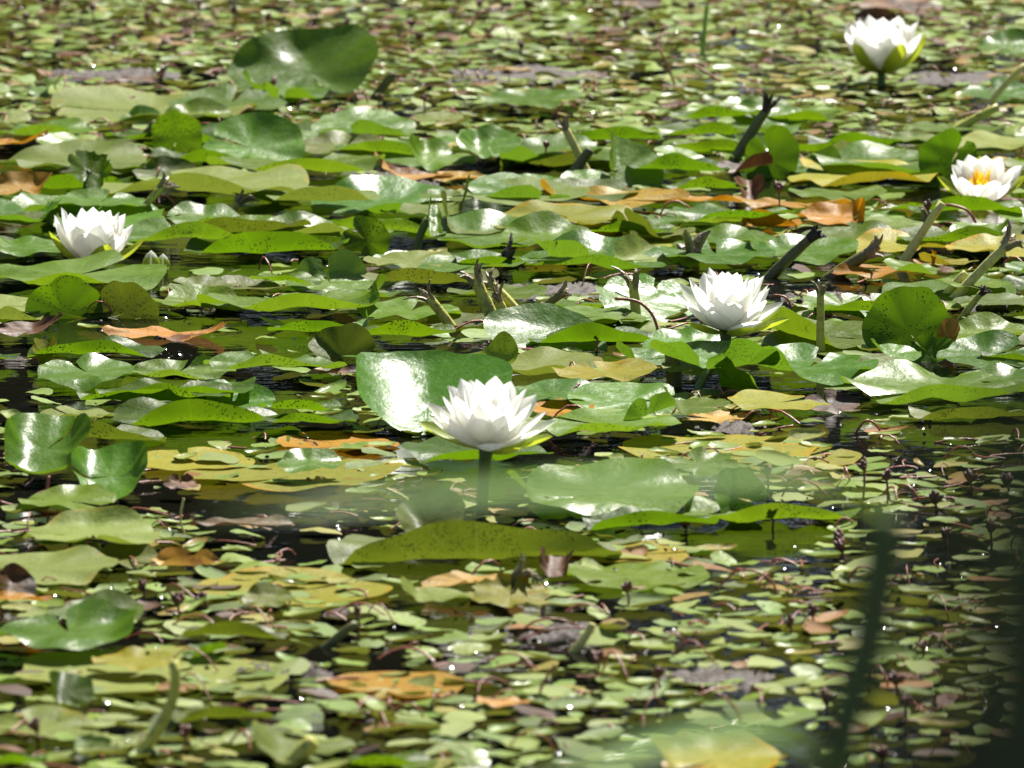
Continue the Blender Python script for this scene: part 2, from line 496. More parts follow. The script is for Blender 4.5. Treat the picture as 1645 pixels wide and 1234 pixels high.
FC = lambda c=0.35, a=75, rho=0.25: (270, 0.46 + 0.4 * c, rho * 0.7, a)      # rim on the near side turned up
BC = lambda c=0.35, a=60, rho=0.3: (90, 0.3 + 0.6 * c, rho, a * 0.62)        # rim on the far side turned up
LC = lambda c=0.4, a=60, rho=0.3: (180, c, rho, a)
RC = lambda c=0.4, a=60, rho=0.3: (0, c, rho, a)

# --- far band
pad(497, 118, 246, 'gloss', [(20, 0.1, 0.1, 24), (110, 0.4, 0.8, 24)], 'large glossy dark green pad tilted up among the tiny leaves', rx=19, ry=-3, pb=156, notch=290, gap=2)
pad(450, 150, 160, 'gloss', [FC(0.1, 60), LC(0.3, 50)], 'smaller glossy pad folded at the foot of the large tilted pad', rx=8)
pad(75, 148, 60, 'fresh', [RC(0, 95, 0.1)], 'small green leaf folded into a tent at the edge of the tiny leaves', rx=20, z=0.006)
pad(240, 178, 340, 'dull', [BC(0.4, 14)], 'very broad flat dusty green pad reaching towards the tilted glossy pad')
pad(75, 212, 150, 'gloss', [FC(0.3, 40), BC(0.5, 20)], 'grey green shiny pad beside the orange leaf tip')
pad(285, 222, 82, 'vivid', [(90, 0.0, 0.9, 20)], 'small dark green oval leaf standing upright from the water', rx=74, ry=0, rz=-12, pb=244, asp=1.15, notch=250)
pad(318, 185, 120, 'fresh', [BC(0.2, 55, 0.2)], 'pad with a dark pointed back flap behind the upright oval leaf')
pad(228, 190, 70, 'gloss', [BC(0.0, 60, 0.4)], 'tiny pad with a bright white shine on its lifted edge', rx=10)
pad(405, 240, 172, 'gloss', [FC(0.75, -50), (60, -0.4, 2.2, 30)], 'bright rounded pale green pad arching with a white sheen on its shoulder', rx=13, ry=4, pb=262, z=0.015)
pad(480, 266, 250, 'fresh', [FC(0.55, 70, 0.2)], 'pad with a yellow green near rim under the bright arching pad')
pad(545, 238, 150, 'olive', [BC(0.1, 45, 0.6)], 'dark speckled pad rising behind the bright arching pad', rx=8)
pad(120, 258, 250, 'dull', [BC(0.5, 25, 0.6)], 'wide matte pad with a shadowed far edge near the dead pinkish leaf')
pad(268, 280, 108, 'olive', [BC(0.0, 75, 0.5)], 'small dark speckled pad standing half folded', rx=12)
pad(320, 298, 350, 'dull', [FC(0.72, 60, 0.15)], 'long flat pad with a dark wavy near rim', wav=0.05)
pad(145, 275, 90, 'vivid', [LC(0.1, 40), RC(0.3, 50)], 'ragged little leaf held above the water on its own stalk', rx=38, pb=335, torn=0.25, stem=(135, 332), cover=False)
pad(35, 350, 150, 'gloss', [RC(0.2, 40, 0.5), FC(0.6, 40)], 'blue green pad with a drooping edge behind the half open lily')
pad(160, 350, 210, 'gloss', [BC(0.2, 30, 0.8)], 'broad green pad directly behind the half open lily', rx=4)
pad(330, 352, 130, 'fresh', [FC(0.6, 45), BC(0.2, 35)], 'domed light green pad with a torn dark corner', rx=10)
pad(300, 378, 250, 'fresh', [FC(0.6, 65, 0.18)], 'flat pad with thin bright rim beside the half open lily')
pad(40, 398, 150, 'gloss', [FC(0.6, -20), LC(0.3, 25)], 'smooth blue green pad at the feet of the half open lily')
pad(430, 402, 232, 'vivid', [FC(-0.1, 78, 0.3)], 'pad whose whole near half stands up as a vivid green speckled wall')
pad(590, 388, 84, 'vivid', [RC(-0.1, 50, 0.5)], 'small upright bright green leaf beside dark open water', rx=62, pb=408, rz=20)
pad(480, 372, 170, 'fresh', [BC(0.3, 35)], 'pale green pad with a shaded pocket behind the vivid green wall')
# --- left middle
pad(120, 442, 300, 'fresh', [FC(0.8, 35)], 'long flat pad floating just below the half open lily')
pad(103, 503, 128, 'vivid', [(90, 0.1, 1.5, 25)], 'bright left half of an upright pad mirrored in dark water', rx=72, rz=12, pb=512, asp=0.95, notch=340)
pad(202, 503, 104, 'olive', [(90, 0.1, 1.5, 25)], 'right half of the upright pad with its shade put into the colour', rx=70, rz=-16, pb=511, asp=1.05, notch=200)  # same pad as the bright half, its shade painted by the darker material
pad(530, 455, 145, 'gloss', [BC(-0.1, 70, 0.3)], 'shiny pale folded flap lying behind a long curled pad', rx=18)
pad(480, 487, 290, 'fresh', [FC(0.55, 55, 0.25), RC(0.6, 50)], 'long pad with turned up near rim and pointed end')
pad(690, 450, 190, 'olive', [FC(0.1, 75, 0.3)], 'dark pad with a rolled rim leading to the broken stalk cluster')
pad(320, 486, 160, 'fresh', [BC(0.3, 50), FC(0.7, 30)], 'green pad tucked behind the long curled pad')
pad(505, 530, 128, 'vivid', [FC(-0.1, 80, 0.3)], 'short boat shaped pad with vivid green near side')
pad(645, 535, 165, 'vivid', [FC(0.0, 70, 0.3)], 'vivid rolled pad below the leftmost leaning stalk')
pad(590, 525, 60, 'gloss', [RC(0, 100, 0.1)], 'little bluish leaf folded into a peak', rx=25, z=0.01)
pad(548, 572, 112, 'olive', [(200, 0.0, 0.3, 50)], 'yellow green folded leaf standing as a pointed triangle', rx=62, ry=-22, pb=600, asp=1.0)
pad(140, 598, 155, 'gloss', [FC(0.35, -25), BC(0.2, 22)], 'very shiny pad with a white glare on top by dark water', rx=10, z=0.018)
pad(285, 598, 155, 'fresh', [FC(0.6, 55), BC(0.1, 35)], 'cupped pad next to the shiny glaring pad', rx=8)
pad(440, 585, 210, 'fresh', [FC(0.6, 50)], 'flat pad in front of the short boat shaped pad', torn=0.05)
pad(230, 640, 190, 'vivid', [FC(0.1, 70, 0.3)], 'long green rolled rim below the shiny glaring pad')
pad(320, 672, 275, 'vivid', [FC(0.15, 72, 0.25)], 'longest bright green rolled rim mirrored in still water')
pad(370, 650, 150, 'gloss', [BC(0.0, 60, 0.4)], 'dark hooded pad behind the longest rolled rim', rx=8)
pad(485, 655, 120, 'vivid', [FC(0.1, 60)], 'small stacked pad with bright rim near the upright glossy pad')
pad(500, 675, 140, 'vivid', [FC(0.3, 60)], 'narrow stacked pad below a bright rim beside the upright glossy pad')
pad(120, 668, 130, 'dull', [FC(0.5, 20)], 'pale flat pad half sunk beside dark open water')
pad(150, 700, 210, 'olive', [FC(0.2, 65, 0.25)], 'dark rolled pad behind the pair of twisted leaves')
pad(75, 722, 185, 'gloss', [LC(0.2, 60, 0.4), RC(0.2, 45, 0.4), FC(0.5, 45)], 'big twisted glossy leaf lifting out beside red stems', rx=26, ry=-6, pb=772)
pad(178, 765, 165, 'gloss', [RC(0.1, 50, 0.5), LC(0.3, 55)], 'second twisted leaf leaning over a yellow pad', rx=24, ry=-5, pb=800)
pad(110, 805, 160, 'fresh', [BC(0.4, 25)], 'flat pad under looping red stems')
pad(300, 742, 220, 'yellow', [], 'yellow pad with a brown dead patch', wav=0.02)
pad(470, 765, 340, 'yellow', [], 'very wide yellowing pad lying flat below the rolled rims', wav=0.02)
pad(500, 745, 110, 'gloss', [BC(0.0, 35, 0.6)], 'domed pale pad resting on the wide yellowing pad', rx=10, z=0.02)
pad(540, 712, 200, 'orange', [], 'orange brown pad sunk in front of the upright glossy pad', wav=0.02)
# --- centre
pad(690, 640, 266, 'gloss', [(0, 0.0, 0.04, 16), (180, 0.0, 1.5, 38), (90, 0.7, 0.8, 20)], 'huge upright glossy pad with white glare behind the open lily', rx=22, ry=0, rz=4, pb=684, notch=272, gap=0.8, wav=0.012)
pad(765, 728, 235, 'vivid', [FC(0.5, 35)], 'dark flat pad under the open lily', z=0.012)
pad(860, 588, 230, 'dull', [FC(0.7, 40)], 'pale dusty pad with a dark near rim')
pad(640, 585, 130, 'yellow', [], 'yellow fragment beside the standing pointed triangle')
pad(975, 598, 175, 'yellow', [BC(0.3, 25)], 'golden yellow pad with dark specks between green ones')
pad(890, 636, 180, 'gloss', [BC(0.4, 15)], 'blue green flat pad right of the open lily')
pad(895, 658, 120, 'orange', [BC(0.3, 30)], 'orange dead sliver behind the open lily')
pad(980, 682, 215, 'fresh', [FC(0.6, 45)], 'large light green pad beyond the open lily towards the torn brown debris')
pad(1035, 668, 110, 'gloss', [(300, 0.0, 0.4, 70)], 'small folded leaf with a speckled white shine', rx=12, ry=-14, z=0.02)
pad(660, 500, 170, 'fresh', [], 'flat pad around the leaning mottled stalks')
pad(770, 380, 220, 'gloss', [BC(0.0, 30, 0.8), FC(0.7, 40)], 'large pale shining pad behind the broken stalk cluster', rx=6)
pad(620, 330, 250, 'gloss', [BC(0.0, 28, 0.9), FC(0.75, 35)], 'broad shiny pad behind the leaf topped stalk', rx=7)
pad(688, 352, 72, 'fresh', [LC(-0.1, 95, 0.1), RC(0.3, -70, 0.2)], 'pointed green leaf tip carried on a thick dark stalk', rx=30, pb=425, stem=(662, 424), cover=False)
pad(560, 300, 180, 'dull', [], 'thin flat pad next to brown water', wav=0.02)
pad(960, 418, 260, 'gloss', [BC(0.3, 35), FC(0.7, 50)], 'wide glossy pad with a white shine and folded end')
pad(905, 410, 130, 'gloss', [FC(-0.1, 65, 0.3), LC(0.2, 40)], 'dark folded flap at the end of the wide glossy pad', z=0.016)
pad(880, 380, 160, 'fresh', [BC(0.1, 45)], 'green pad peeking over the wide glossy pad')
pad(1150, 408, 190, 'gloss', [BC(0.2, 25)], 'shiny pad with a torn edge behind the largest lily')
pad(1290, 405, 190, 'gloss', [BC(0.2, 32, 0.7), LC(0.4, 25)], 'pad with a big white glare behind a leaning dark stalk', rx=5)
pad(1370, 385, 190, 'fresh', [BC(0.3, 22)], 'flat green pad with pale rotten corner behind the dead orange curl')
pad(1095, 351, 140, 'gloss', [BC(0.4, 30)], 'small neat oval bluish pad among brown water')
pad(900, 350, 240, 'yellow', [FC(0.6, 20)], 'yellow green pad with a pale dead strip')
pad(1060, 385, 330, 'yellow', [], 'long yellow orange pad lying sunken', wav=0.02)
pad(960, 545, 190, 'vivid', [FC(-0.05, 65, 0.25)], 'yellow green speckled rolled pad in front of the broken stalk cluster')
pad(1000, 535, 160, 'dull', [], 'flat pad under the arching red stem')
pad(800, 470, 160, 'fresh', [], 'light pad lying between the leaning stalks')
# --- right middle
pad(1150, 583, 205, 'gloss', [(300, 0.2, 0.4, 60), (220, 0.3, 0.35, 55)], 'raised twisted pad draped below the largest lily', rx=9, ry=3, pb=632, stem=(1110, 640))
pad(1110, 555, 150, 'gloss', [BC(0.3, 20)], 'bluish flap of leaf beside a swollen bud', rx=9, pb=600, cover=False)
pad(1180, 612, 95, 'vivid', [LC(0.2, 40)], 'bright green tongue of leaf hanging towards the water', rx=-30, ry=32, pb=640, cover=False)
pad(1285, 562, 240, 'fresh', [BC(0.4, 18)], 'broad flat pad behind the upright thin stick')
pad(1300, 590, 225, 'gloss', [FC(0.3, -20), BC(0.2, 28), (225, 0.4, 0.3, 60)], 'wavy pad with white glare in front of the upright thin stick', z=0.02, wav=0.06)
pad(1505, 628, 300, 'gloss', [FC(0.45, 55, 0.3), BC(0.3, 22)], 'huge wavy pad with a deep green undulating rim', wav=0.075, z=0.014)
pad(1462, 535, 148, 'vivid', [(90, 0.2, 1.6, 22)], 'vivid green round pad standing upright with dark vein marks', rx=68, rz=6, pb=565, asp=1.05, notch=300)
pad(1490, 566, 90, 'vivid', [RC(0.2, 30)], 'speckled yellow green leaf at the foot of the upright round pad', rx=50, pb=580, asp=0.7)
pad(1435, 570, 95, 'gloss', [(200, 0.1, 0.4, 50)], 'little shiny leaf bent like a beak below the upright round pad', rx=22, z=0.016)
pad(1590, 572, 170, 'gloss', [BC(0.0, 32, 0.7)], 'shiny round pad with long white glare beside a dead brown leaf', rx=10, z=0.014)
pad(1610, 610, 150, 'gloss', [BC(0.2, 30)], 'overlapping shiny pad beside the huge wavy one')
pad(1590, 535, 140, 'fresh', [BC(0.2, 40)], 'pad with a raised green back behind the shiny round pad')
pad(1560, 668, 170, 'olive', [FC(0.0, 70, 0.3)], 'shaded dark pad below the huge wavy one')
# --- right far
pad(1150, 186, 130, 'vivid', [FC(0.0, 70, 0.3)], 'bright green curled pad left of the slanting dark stalk, farthest of the row')
pad(1275, 190, 120, 'vivid', [FC(0.1, 70, 0.3)], 'curled pad just beyond the tip of the slanting dark stalk')
pad(1220, 205, 140, 'gloss', [BC(0.3, 25)], 'white shining flat pad behind the slanting dark stalk')
pad(985, 222, 150, 'vivid', [FC(-0.1, 72, 0.3)], 'bright rolled pad next to the bent yellow stalk')
pad(1140, 212, 160, 'vivid', [FC(0.2, 65, 0.3)], 'long low rolled pad in the bright green row')
pad(1145, 240, 150, 'vivid', [FC(0.0, 72, 0.3)], 'rolled pad touching the slanting dark stalk')
pad(1240, 258, 90, 'vivid', [(90, 0.2, 1.4, 20)], 'upright leaf with pale glowing veins beside the slanting stalk', rx=72, ry=0, pb=285, asp=1.25, notch=120)
pad(1310, 240, 110, 'vivid', [FC(0.0, 66, 0.3)], 'dark green curled pad right of the veined upright leaf')
pad(1390, 232, 170, 'vivid', [FC(0.1, 66, 0.28)], 'long wavy curled pad behind the white shining broad one', wav=0.06)
pad(1425, 262, 250, 'gloss', [BC(0.3, 26), FC(0.7, 30)], 'broad white shining pad leading to the yellow centred lily')
pad(1390, 282, 260, 'yellow', [FC(0.75, 30)], 'yellow edged pad over black water')
pad(1345, 312, 160, 'fresh', [], 'flat grey green pad in front of the yellow edged one')
pad(1528, 262, 108, 'vivid', [RC(0.1, 60, 0.5), BC(0.2, 40)], 'arched bright green pad leaning over the yellow centred lily', rx=62, ry=12, pb=300)
pad(1600, 230, 170, 'dull', [], 'pale flat pad beyond the yellow centred lily')
pad(1620, 262, 80, 'tan', [RC(0.2, 60)], 'curled tan edge of a dying pad behind the yellow centred lily', rx=15)
pad(1555, 335, 170, 'vivid', [FC(0.2, 60, 0.2)], 'dark green rim in front of the yellow centred lily')
pad(1475, 335, 85, 'vivid', [FC(-0.1, 60, 0.3)], 'small crinkled curled leaf at the edge of black water', torn=0.08)
pad(1560, 392, 60, 'olive', [(90, 0.2, 1.2, 20)], 'tiny dark upright leaf by the long pale leaning stalk', rx=66, pb=402)
pad(1600, 400, 170, 'yellow', [BC(0.3, 25)], 'yellow patched pad behind the pair of pale leaning stalks')
pad(1440, 395, 170, 'yellow', [BC(0.3, 20)], 'yellow green pad crossed by the long pale stalk')
pad(1460, 352, 170, 'gloss', [], 'thin bluish pad beyond the dead orange curl', wav=0.02)
pad(1000, 270, 130, 'gloss', [LC(0.1, 85, 0.25)], 'bent pad with a bright green edge and pale face by the yellow stalk', rx=40, ry=10, pb=298)
pad(1090, 270, 150, 'vivid', [FC(0.0, 66, 0.3)], 'wavy rolled pad right of the bent pale faced one', wav=0.06)
pad(1140, 300, 130, 'vivid', [FC(0.1, 50)], 'serrated low rim above the long orange leaf', torn=0.08)
pad(785, 235, 110, 'gloss', [LC(0.2, 50), BC(0.2, 30)], 'small pale folded leaf with a white spot of shine', rx=26, ry=-10, z=0.03)
pad(700, 255, 130, 'fresh', [LC(0.2, 60), BC(0.3, 35)], 'crumpled green leaf next to floating brown debris', rx=18, z=0.015, torn=0.06)
pad(920, 262, 200, 'olive', [FC(0.5, 55, 0.2)], 'flat olive pad between the yellow stalks')
pad(850, 160, 170, 'gloss', [BC(0.5, 30)], 'pale bluish pad among the tiny leaves')
pad(1600, 150, 120, 'gloss', [BC(0.2, 40)], 'smooth bluish pad near the tan bent straw', rx=10)
pad(1620, 75, 100, 'gloss', [BC(0.0, 40, 0.6)], 'blue green domed leaf beyond the standing lily cup', rx=20, z=0.02)
pad(1450, 8, 150, 'brown', [BC(0.3, 20)], 'dark wet brown leaf at the far rim of tiny leaves', rx=10)
# --- near band
pad(965, 790, 330, 'gloss', [FC(0.7, -30), BC(0.3, 22), LC(0.6, 40)], 'huge wavy glossy pad in the foreground with two white glares', wav=0.06, z=0.02)
pad(905, 822, 100, 'gloss', [BC(0.2, 30)], 'small white shining leaf lobe under the huge wavy glossy pad', rx=14, z=0.012)
pad(1045, 838, 190, 'vivid', [FC(0.05, 70, 0.28)], 'bright wavy rim in front of the huge wavy glossy pad', wav=0.06)
pad(1235, 828, 250, 'fresh', [FC(0.15, 70, 0.25)], 'long green rolled rim ending at the tiny leaves')
pad(1185, 800, 100, 'fresh', [(180, 0.0, 0.3, 40)], 'pale triangular leaf propped up on the long green rolled rim', rx=58, pb=835)
pad(1125, 745, 130, 'fresh', [BC(0.3, 30)], 'ragged green leaf with torn points', torn=0.22, rx=12)
pad(1150, 725, 330, 'yellow', [], 'pale cream yellow rotting pad sinking between tiny leaves', wav=0.02)
pad(1260, 738, 250, 'yellow', [], 'yellow olive pad with tiny leaves on its border', wav=0.02)
pad(765, 890, 400, 'olive', [FC(-0.15, 82, 0.2)], 'long shaded dark green rolled pad in the foreground', wav=0.05)  # stands in the sun; its shade is put into the olive colour
pad(690, 838, 130, 'olive', [LC(0.1, 70, 0.3)], 'dark green pointed leaf raised beside the lily stem', rx=34, ry=-30, pb=868)
pad(820, 955, 135, 'yellow', [BC(0.2, 50)], 'ragged yellow leaf crossed by a dark stalk', rx=22, torn=0.2, z=0.012)
pad(700, 958, 140, 'dull', [LC(0.3, 50)], 'grey green torn leaf beside the ragged yellow one', torn=0.12)
pad(1010, 890, 200, 'yellow', [], 'flat yellow pad edge right of the shaded dark rolled pad', wav=0.02)
pad(1010, 925, 250, 'fresh', [], 'flat green pad in front of the yellow edge')
pad(150, 858, 225, 'dull', [BC(0.5, 55), FC(0.8, 30)], 'yellow green pad with a dark curled back edge')
pad(110, 870, 130, 'vivid', [FC(0.3, 45), RC(0.2, -20)], 'dark little curl under the yellow green pad', z=0.008)
pad(60, 915, 250, 'dull', [BC(0.5, 15)], 'pale smooth pad with white shine near the shadowed brown stub')
pad(195, 900, 130, 'olive', [BC(0.2, 45)], 'dim green flap behind the dead rolled leaf')
pad(110, 1015, 255, 'gloss', [BC(0.35, 40), FC(0.6, -25), RC(0.5, 35)], 'large smooth glossy pad with a bright white spot', wav=0.05, z=0.02)
pad(165, 985, 140, 'olive', [BC(0.0, 55, 0.5)], 'dark flap standing behind the large smooth glossy pad', rx=6)
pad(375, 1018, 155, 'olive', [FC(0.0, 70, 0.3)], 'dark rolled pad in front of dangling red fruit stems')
pad(328, 1048, 75, 'vivid', [(315, 0.1, 0.3, 55)], 'small bright squarish leaf flap beside the bent stalk', rx=16, z=0.01)
pad(240, 1085, 440, 'dull', [], 'very broad pale flat pad around the bent stalk', wav=0.02)
pad(215, 1062, 130, 'yellow', [BC(0.3, 25)], 'yellow lobed pad tip touching the bent stalk', z=0.016)
pad(105, 1112, 95, 'vivid', [LC(0.1, 60), FC(0.3, 50)], 'crumpled shadowed green leaf lump on a broad pale pad', rx=30, z=0.02)
pad(355, 1150, 150, 'olive', [FC(0.1, 70, 0.3)], 'dark cupped pad in front of the bent stalk')
pad(60, 1170, 200, 'dull', [BC(0.3, 25)], 'dull pad with pinkish edge among small leaves')
pad(640, 1100, 230, 'orange', [], 'sunken orange brown pad under small leaves', wav=0.02)
pad(470, 950, 310, 'yellow', [BC(0.6, 15)], 'flat pad with an orange back edge among small leaves', wav=0.02)
pad(430, 962, 90, 'olive', [BC(0.1, 60)], 'small dark flap with a yellow spot', rx=10)
pad(480, 1205, 190, 'dull', [LC(0.2, 40)], 'dim olive rolled pad at the near shore')
pad(620, 1225, 150, 'vivid', [FC(0.2, 60)], 'vivid green leaf edge at the near shore')
pad(1150, 1222, 230, 'yellow', [BC(0.3, 35), LC(0.5, 40)], 'big dead orange leaf with a tan rolled rib', rx=10)
pad(10, 1222, 120, 'vivid', [FC(0.0, 50)], 'bright pad corner nearest the shore beside small leaves')
# --- dead leaves as things of their own
def dead(px, py, wpx, mat, bends, label, **k):
    return pad(px, py, wpx, mat, bends, label, name='dead_leaf', cat='dead leaf', **k)
dead(20, 230, 130, 'orange', [RC(0.2, 30)], 'orange dead leaf tip with a brown edge on dusty pad', asp=0.5, z=0.015)
dead(35, 302, 120, 'tan', [BC(0.0, 45, 0.6), RC(0.3, 50)], 'pinkish tan dead leaf with a dark twisted tail', rx=22, asp=0.7, z=0.02)
dead(660, 282, 150, 'tan', [LC(0.2, 35), BC(0.3, 40)], 'crumpled pale tan dead leaf in brown water', asp=0.55, torn=0.15, z=0.006)
dead(740, 286, 110, 'orange', [BC(0.2, 35)], 'tan and orange dead flap beside the crumpled tan one', asp=0.5, torn=0.1, z=0.005)
dead(980, 320, 250, 'orange', [BC(0.2, 28), LC(0.6, 40)], 'long orange and pink dead leaf with a raised fold', asp=0.5, z=0.012, torn=0.06)
dead(1100, 322, 190, 'orange', [], 'flat orange strip of dead leaf on dark water', asp=0.4)
dead(1225, 362, 125, 'orange', [FC(-0.3, 85, 0.2), LC(0.4, 120, 0.15)], 'bright orange dead curl with a rolled lip standing in water', z=0.004, asp=0.8)
dead(1350, 350, 140, 'orange', [RC(0.3, 70, 0.15), BC(0.0, 45, 0.4)], 'orange dead leaf with a pale folded ear', rx=16, asp=0.7, z=0.02)
dead(1430, 436, 190, 'orange', [RC(0.6, 80, 0.15)], 'flat orange dead leaf with an upturned brown end', asp=0.5, z=0.008)
dead(1280, 328, 190, 'orange', [], 'thin orange sunken leaf below the small dried flower head', asp=0.4)
dead(1200, 270, 95, 'brown', [(300, 0.0, 0.3, 70)], 'dark brown wet dead leaf under the slanting stalk', rx=24, asp=0.6, z=0.02)
dead(1205, 308, 75, 'brown', [RC(0.0, 60), LC(0.0, 50)], 'black shrivelled leaf hood above the orange curl', rx=30, pb=325, asp=0.8)
dead(1525, 545, 58, 'tan', [RC(0.0, 80, 0.3), LC(0.2, 50)], 'curled tan dead leaf leaning on the upright round pad', rx=60, ry=14, pb=572, asp=1.25)
dead(1335, 650, 90, 'brown', [BC(0.0, 60, 0.4)], 'dark dead leaf with an orange spot under the huge wavy pad', rx=14, z=0.006)
dead(50, 532, 130, 'brown', [RC(0.0, 30), BC(0.1, 50)], 'dark brown folded dead leaf beside the upright pad halves', rx=10, asp=0.5, z=0.014)
dead(270, 536, 215, 'tan', [RC(0.6, 25)], 'long orange tan dead leaf floating on black water', asp=0.42, torn=0.1)
dead(72, 568, 60, 'yellow', [LC(0.0, 55), RC(0.0, 55)], 'small golden yellow folded dead leaf', rx=38, z=0.012)
dead(560, 598, 90, 'brown', [BC(0.2, 40)], 'brown bract at the foot of the pointed triangle leaf', asp=0.5)
dead(300, 905, 120, 'tan', [BC(0.0, 110, 0.25), FC(0.1, 110, 0.25)], 'rolled up tan dead leaf like a cigar among small leaves', asp=0.75, z=0.01)
dead(20, 940, 80, 'brown', [LC(0.0, 60), BC(0.1, 60)], 'shadowed brown dead stub by the orange edge', rx=30, z=0.015)
dead(15, 962, 140, 'orange', [], 'orange brown dead edge by the shadowed stub', asp=0.4)
dead(890, 912, 100, 'brown', [LC(0.1, 70, 0.2), RC(0.2, 60, 0.2)], 'dark brown peaked dead leaf leaning on the shaded rolled pad', rx=26, torn=0.2, z=0.014)
dead(760, 935, 180, 'tan', [], 'brown sunken dead leaf under the shaded rolled pad', asp=0.5, torn=0.15)
dead(810, 1128, 95, 'tan', [BC(0.3, 20)], 'pinkish tan oval dead leaf among small leaves', asp=0.65)
dead(1150, 672, 130, 'tan', [BC(0.2, 30)], 'grey brown torn debris leaf beside the dark hollow', torn=0.3, asp=0.6, rx=8)
dead(390, 842, 170, 'brown', [], 'dark purple brown leaf sunk in open water', asp=0.45)
dead(290, 778, 60, 'brown', [BC(0.0, 60)], 'small shrivelled black leaf on the wide yellowing pad', rx=20, torn=0.2, z=0.014)
dead(230, 128, 100, 'brown', [RC(0.3, 40)], 'reddish brown dead leaf among the tiny leaves', rx=10, asp=0.5, z=0.01)
dead(820, 112, 70, 'tan', [], 'pale pink dead petal shaped leaf on the mud', asp=0.5)
dead(1025, 5, 80, 'brown', [BC(0.1, 40)], 'dark dead hump at the far edge of tiny leaves', rx=20, asp=0.6, z=0.01)
dead(1410, 40, 76, 'brown', [BC(0.0, 60, 0.5)], 'dark brown dead pad standing behind the lily cup', rx=30, z=0.012)

# --- more pads between, laid by chance, each told by its look and neighbour
LAND = [(145, 400, 'the half open lily'), (780, 720, 'the tall stemmed lily'), (1165, 560, 'the largest lily'),
        (1415, 125, 'the lily cup among tiny leaves'), (1575, 315, 'the yellow centred lily'), (800, 500, 'the broken stalk cluster'),
        (1225, 362, 'the bright orange dead curl'), (320, 672, 'the longest rolled rim'), (160, 505, 'the upright pad halves'),
        (1460, 540, 'the upright round pad'), (495, 130, 'the large tilted glossy pad'), (660, 400, 'the leaf topped stalk'), (970, 320, 'the long orange dead leaf'), (1505, 630, 'the huge wavy pad')]
LANDW = [(W(a, b), n_) for a, b, n_ in LAND]
LOOK = {'fresh': 'fresh green', 'gloss': 'glossy green', 'dull': 'dusty pale', 'olive': 'dark olive', 'yellow': 'yellowing', 'vivid': 'bright green'}
fl_keep = [(145, 405, 90), (780, 700, 130), (1165, 520, 110), (1415, 100, 90), (1575, 300, 80), (243, 428, 30), (690, 640, 140), (160, 485, 120), (1460, 530, 90)]
water_holes = [(350, 432, 150, 12), (430, 555, 100, 24), (330, 706, 130, 14), (900, 462, 130, 15), (1290, 470, 110, 16), (1180, 690, 110, 10), (640, 395, 60, 16), (230, 515, 120, 10), (1090, 620, 60, 14), (540, 288, 80, 10), (840, 122, 105, 10), (185, 124, 90, 9), (1545, 126, 80, 10), (330, 118, 60, 7), (1240, 98, 60, 8), (640, 175, 60, 6), (55, 645, 110, 46), (480, 815, 150, 28), (1415, 305, 110, 16), (1545, 690, 110, 16), (620, 392, 50, 14), (455, 565, 80, 14), (370, 560, 70, 16), (620, 560, 60, 10),
               (330, 432, 120, 10), (900, 455, 90, 12), (1280, 460, 80, 14), (560, 278, 70, 12), (1010, 118, 80, 10), (1500, 110, 60, 10), (300, 712, 90, 10), (700, 790, 60, 18),
               (840, 995, 70, 12), (640, 1085, 80, 12), (1170, 1090, 90, 12), (1000, 1160, 90, 12), (1330, 75, 60, 10), (450, 1060, 70, 10), (1590, 505, 60, 10)]

def in_hole(px, py, f=1.0):
    for hx, hy, a, b in water_holes:
        if ((px - hx) / (a * f)) ** 2 + ((py - hy) / (b * f)) ** 2 < 1: return True
    return False

filler = []
tries = 0
while len(filler) < 200 and tries < 14000:
    tries += 1
    px, py = random.uniform(-330, 1975), random.uniform(165, 700)
    if px > 850 and py > 640 and random.random() < 0.8: continue
    if py < 215 and random.random() < 0.55: continue
    if in_hole(px, py, 1.5): continue
    if any(abs(px - a) < r_ and 0 < (py - b + 30) < r_ * 0.9 for a, b, r_ in fl_keep): continue
    p_ = W(px, py)
    rr = random.uniform(0.032, 0.074)
    bad = False
    for x, y, r_, ry_ in pad_discs:
        if math.hypot((p_.x - x), (p_.y - y) * 0.5) < 0.47 * (r_ + rr): bad = True; break
    if bad: continue
    kind = random.choices(['fresh', 'gloss', 'dull', 'olive', 'yellow', 'vivid'], [26, 26, 14, 10, 4, 20])[0]
    q = random.random()
    if kind == 'vivid' or q < 0.3:
        b = [FC(random.uniform(-0.1, 0.5), random.uniform(50, 80), 0.28)]; cw = 'with a rolled rim'
    elif q < 0.6:
        b = [BC(random.uniform(0.0, 0.4), random.uniform(20, 50), 0.5)]; cw = 'with a lifted far edge'
    elif q < 0.75:
        b = [(random.choice([0, 180, 30, 150, 210, 330]), random.uniform(0.1, 0.4), 0.3, random.uniform(40, 80))]; cw = 'with one folded side'
    else:
        b = []; cw = 'lying flat'
    near, nm = min(((p_ - l_).length, n_) for l_, n_ in LANDW)
    size = 'small' if rr < 0.044 else 'middling' if rr < 0.06 else 'broad'
    lab = f"{size} {LOOK[kind]} pad {cw} by {nm}"
    o = pad(px, py, 2 * rr / MPP(p_.y), kind, b, lab, rx=random.uniform(-3, 9) if kind != 'gloss' else random.uniform(4, 26), ry=random.uniform(-5, 5) if kind != 'gloss' else random.uniform(0, 14), wav=random.uniform(0.021, 0.045), torn=random.choice([0, 0, 0, 0.08]))
    filler.append((-rr / p_.y if -10 < px < 1655 else 1.0, len(filler), o, kind))

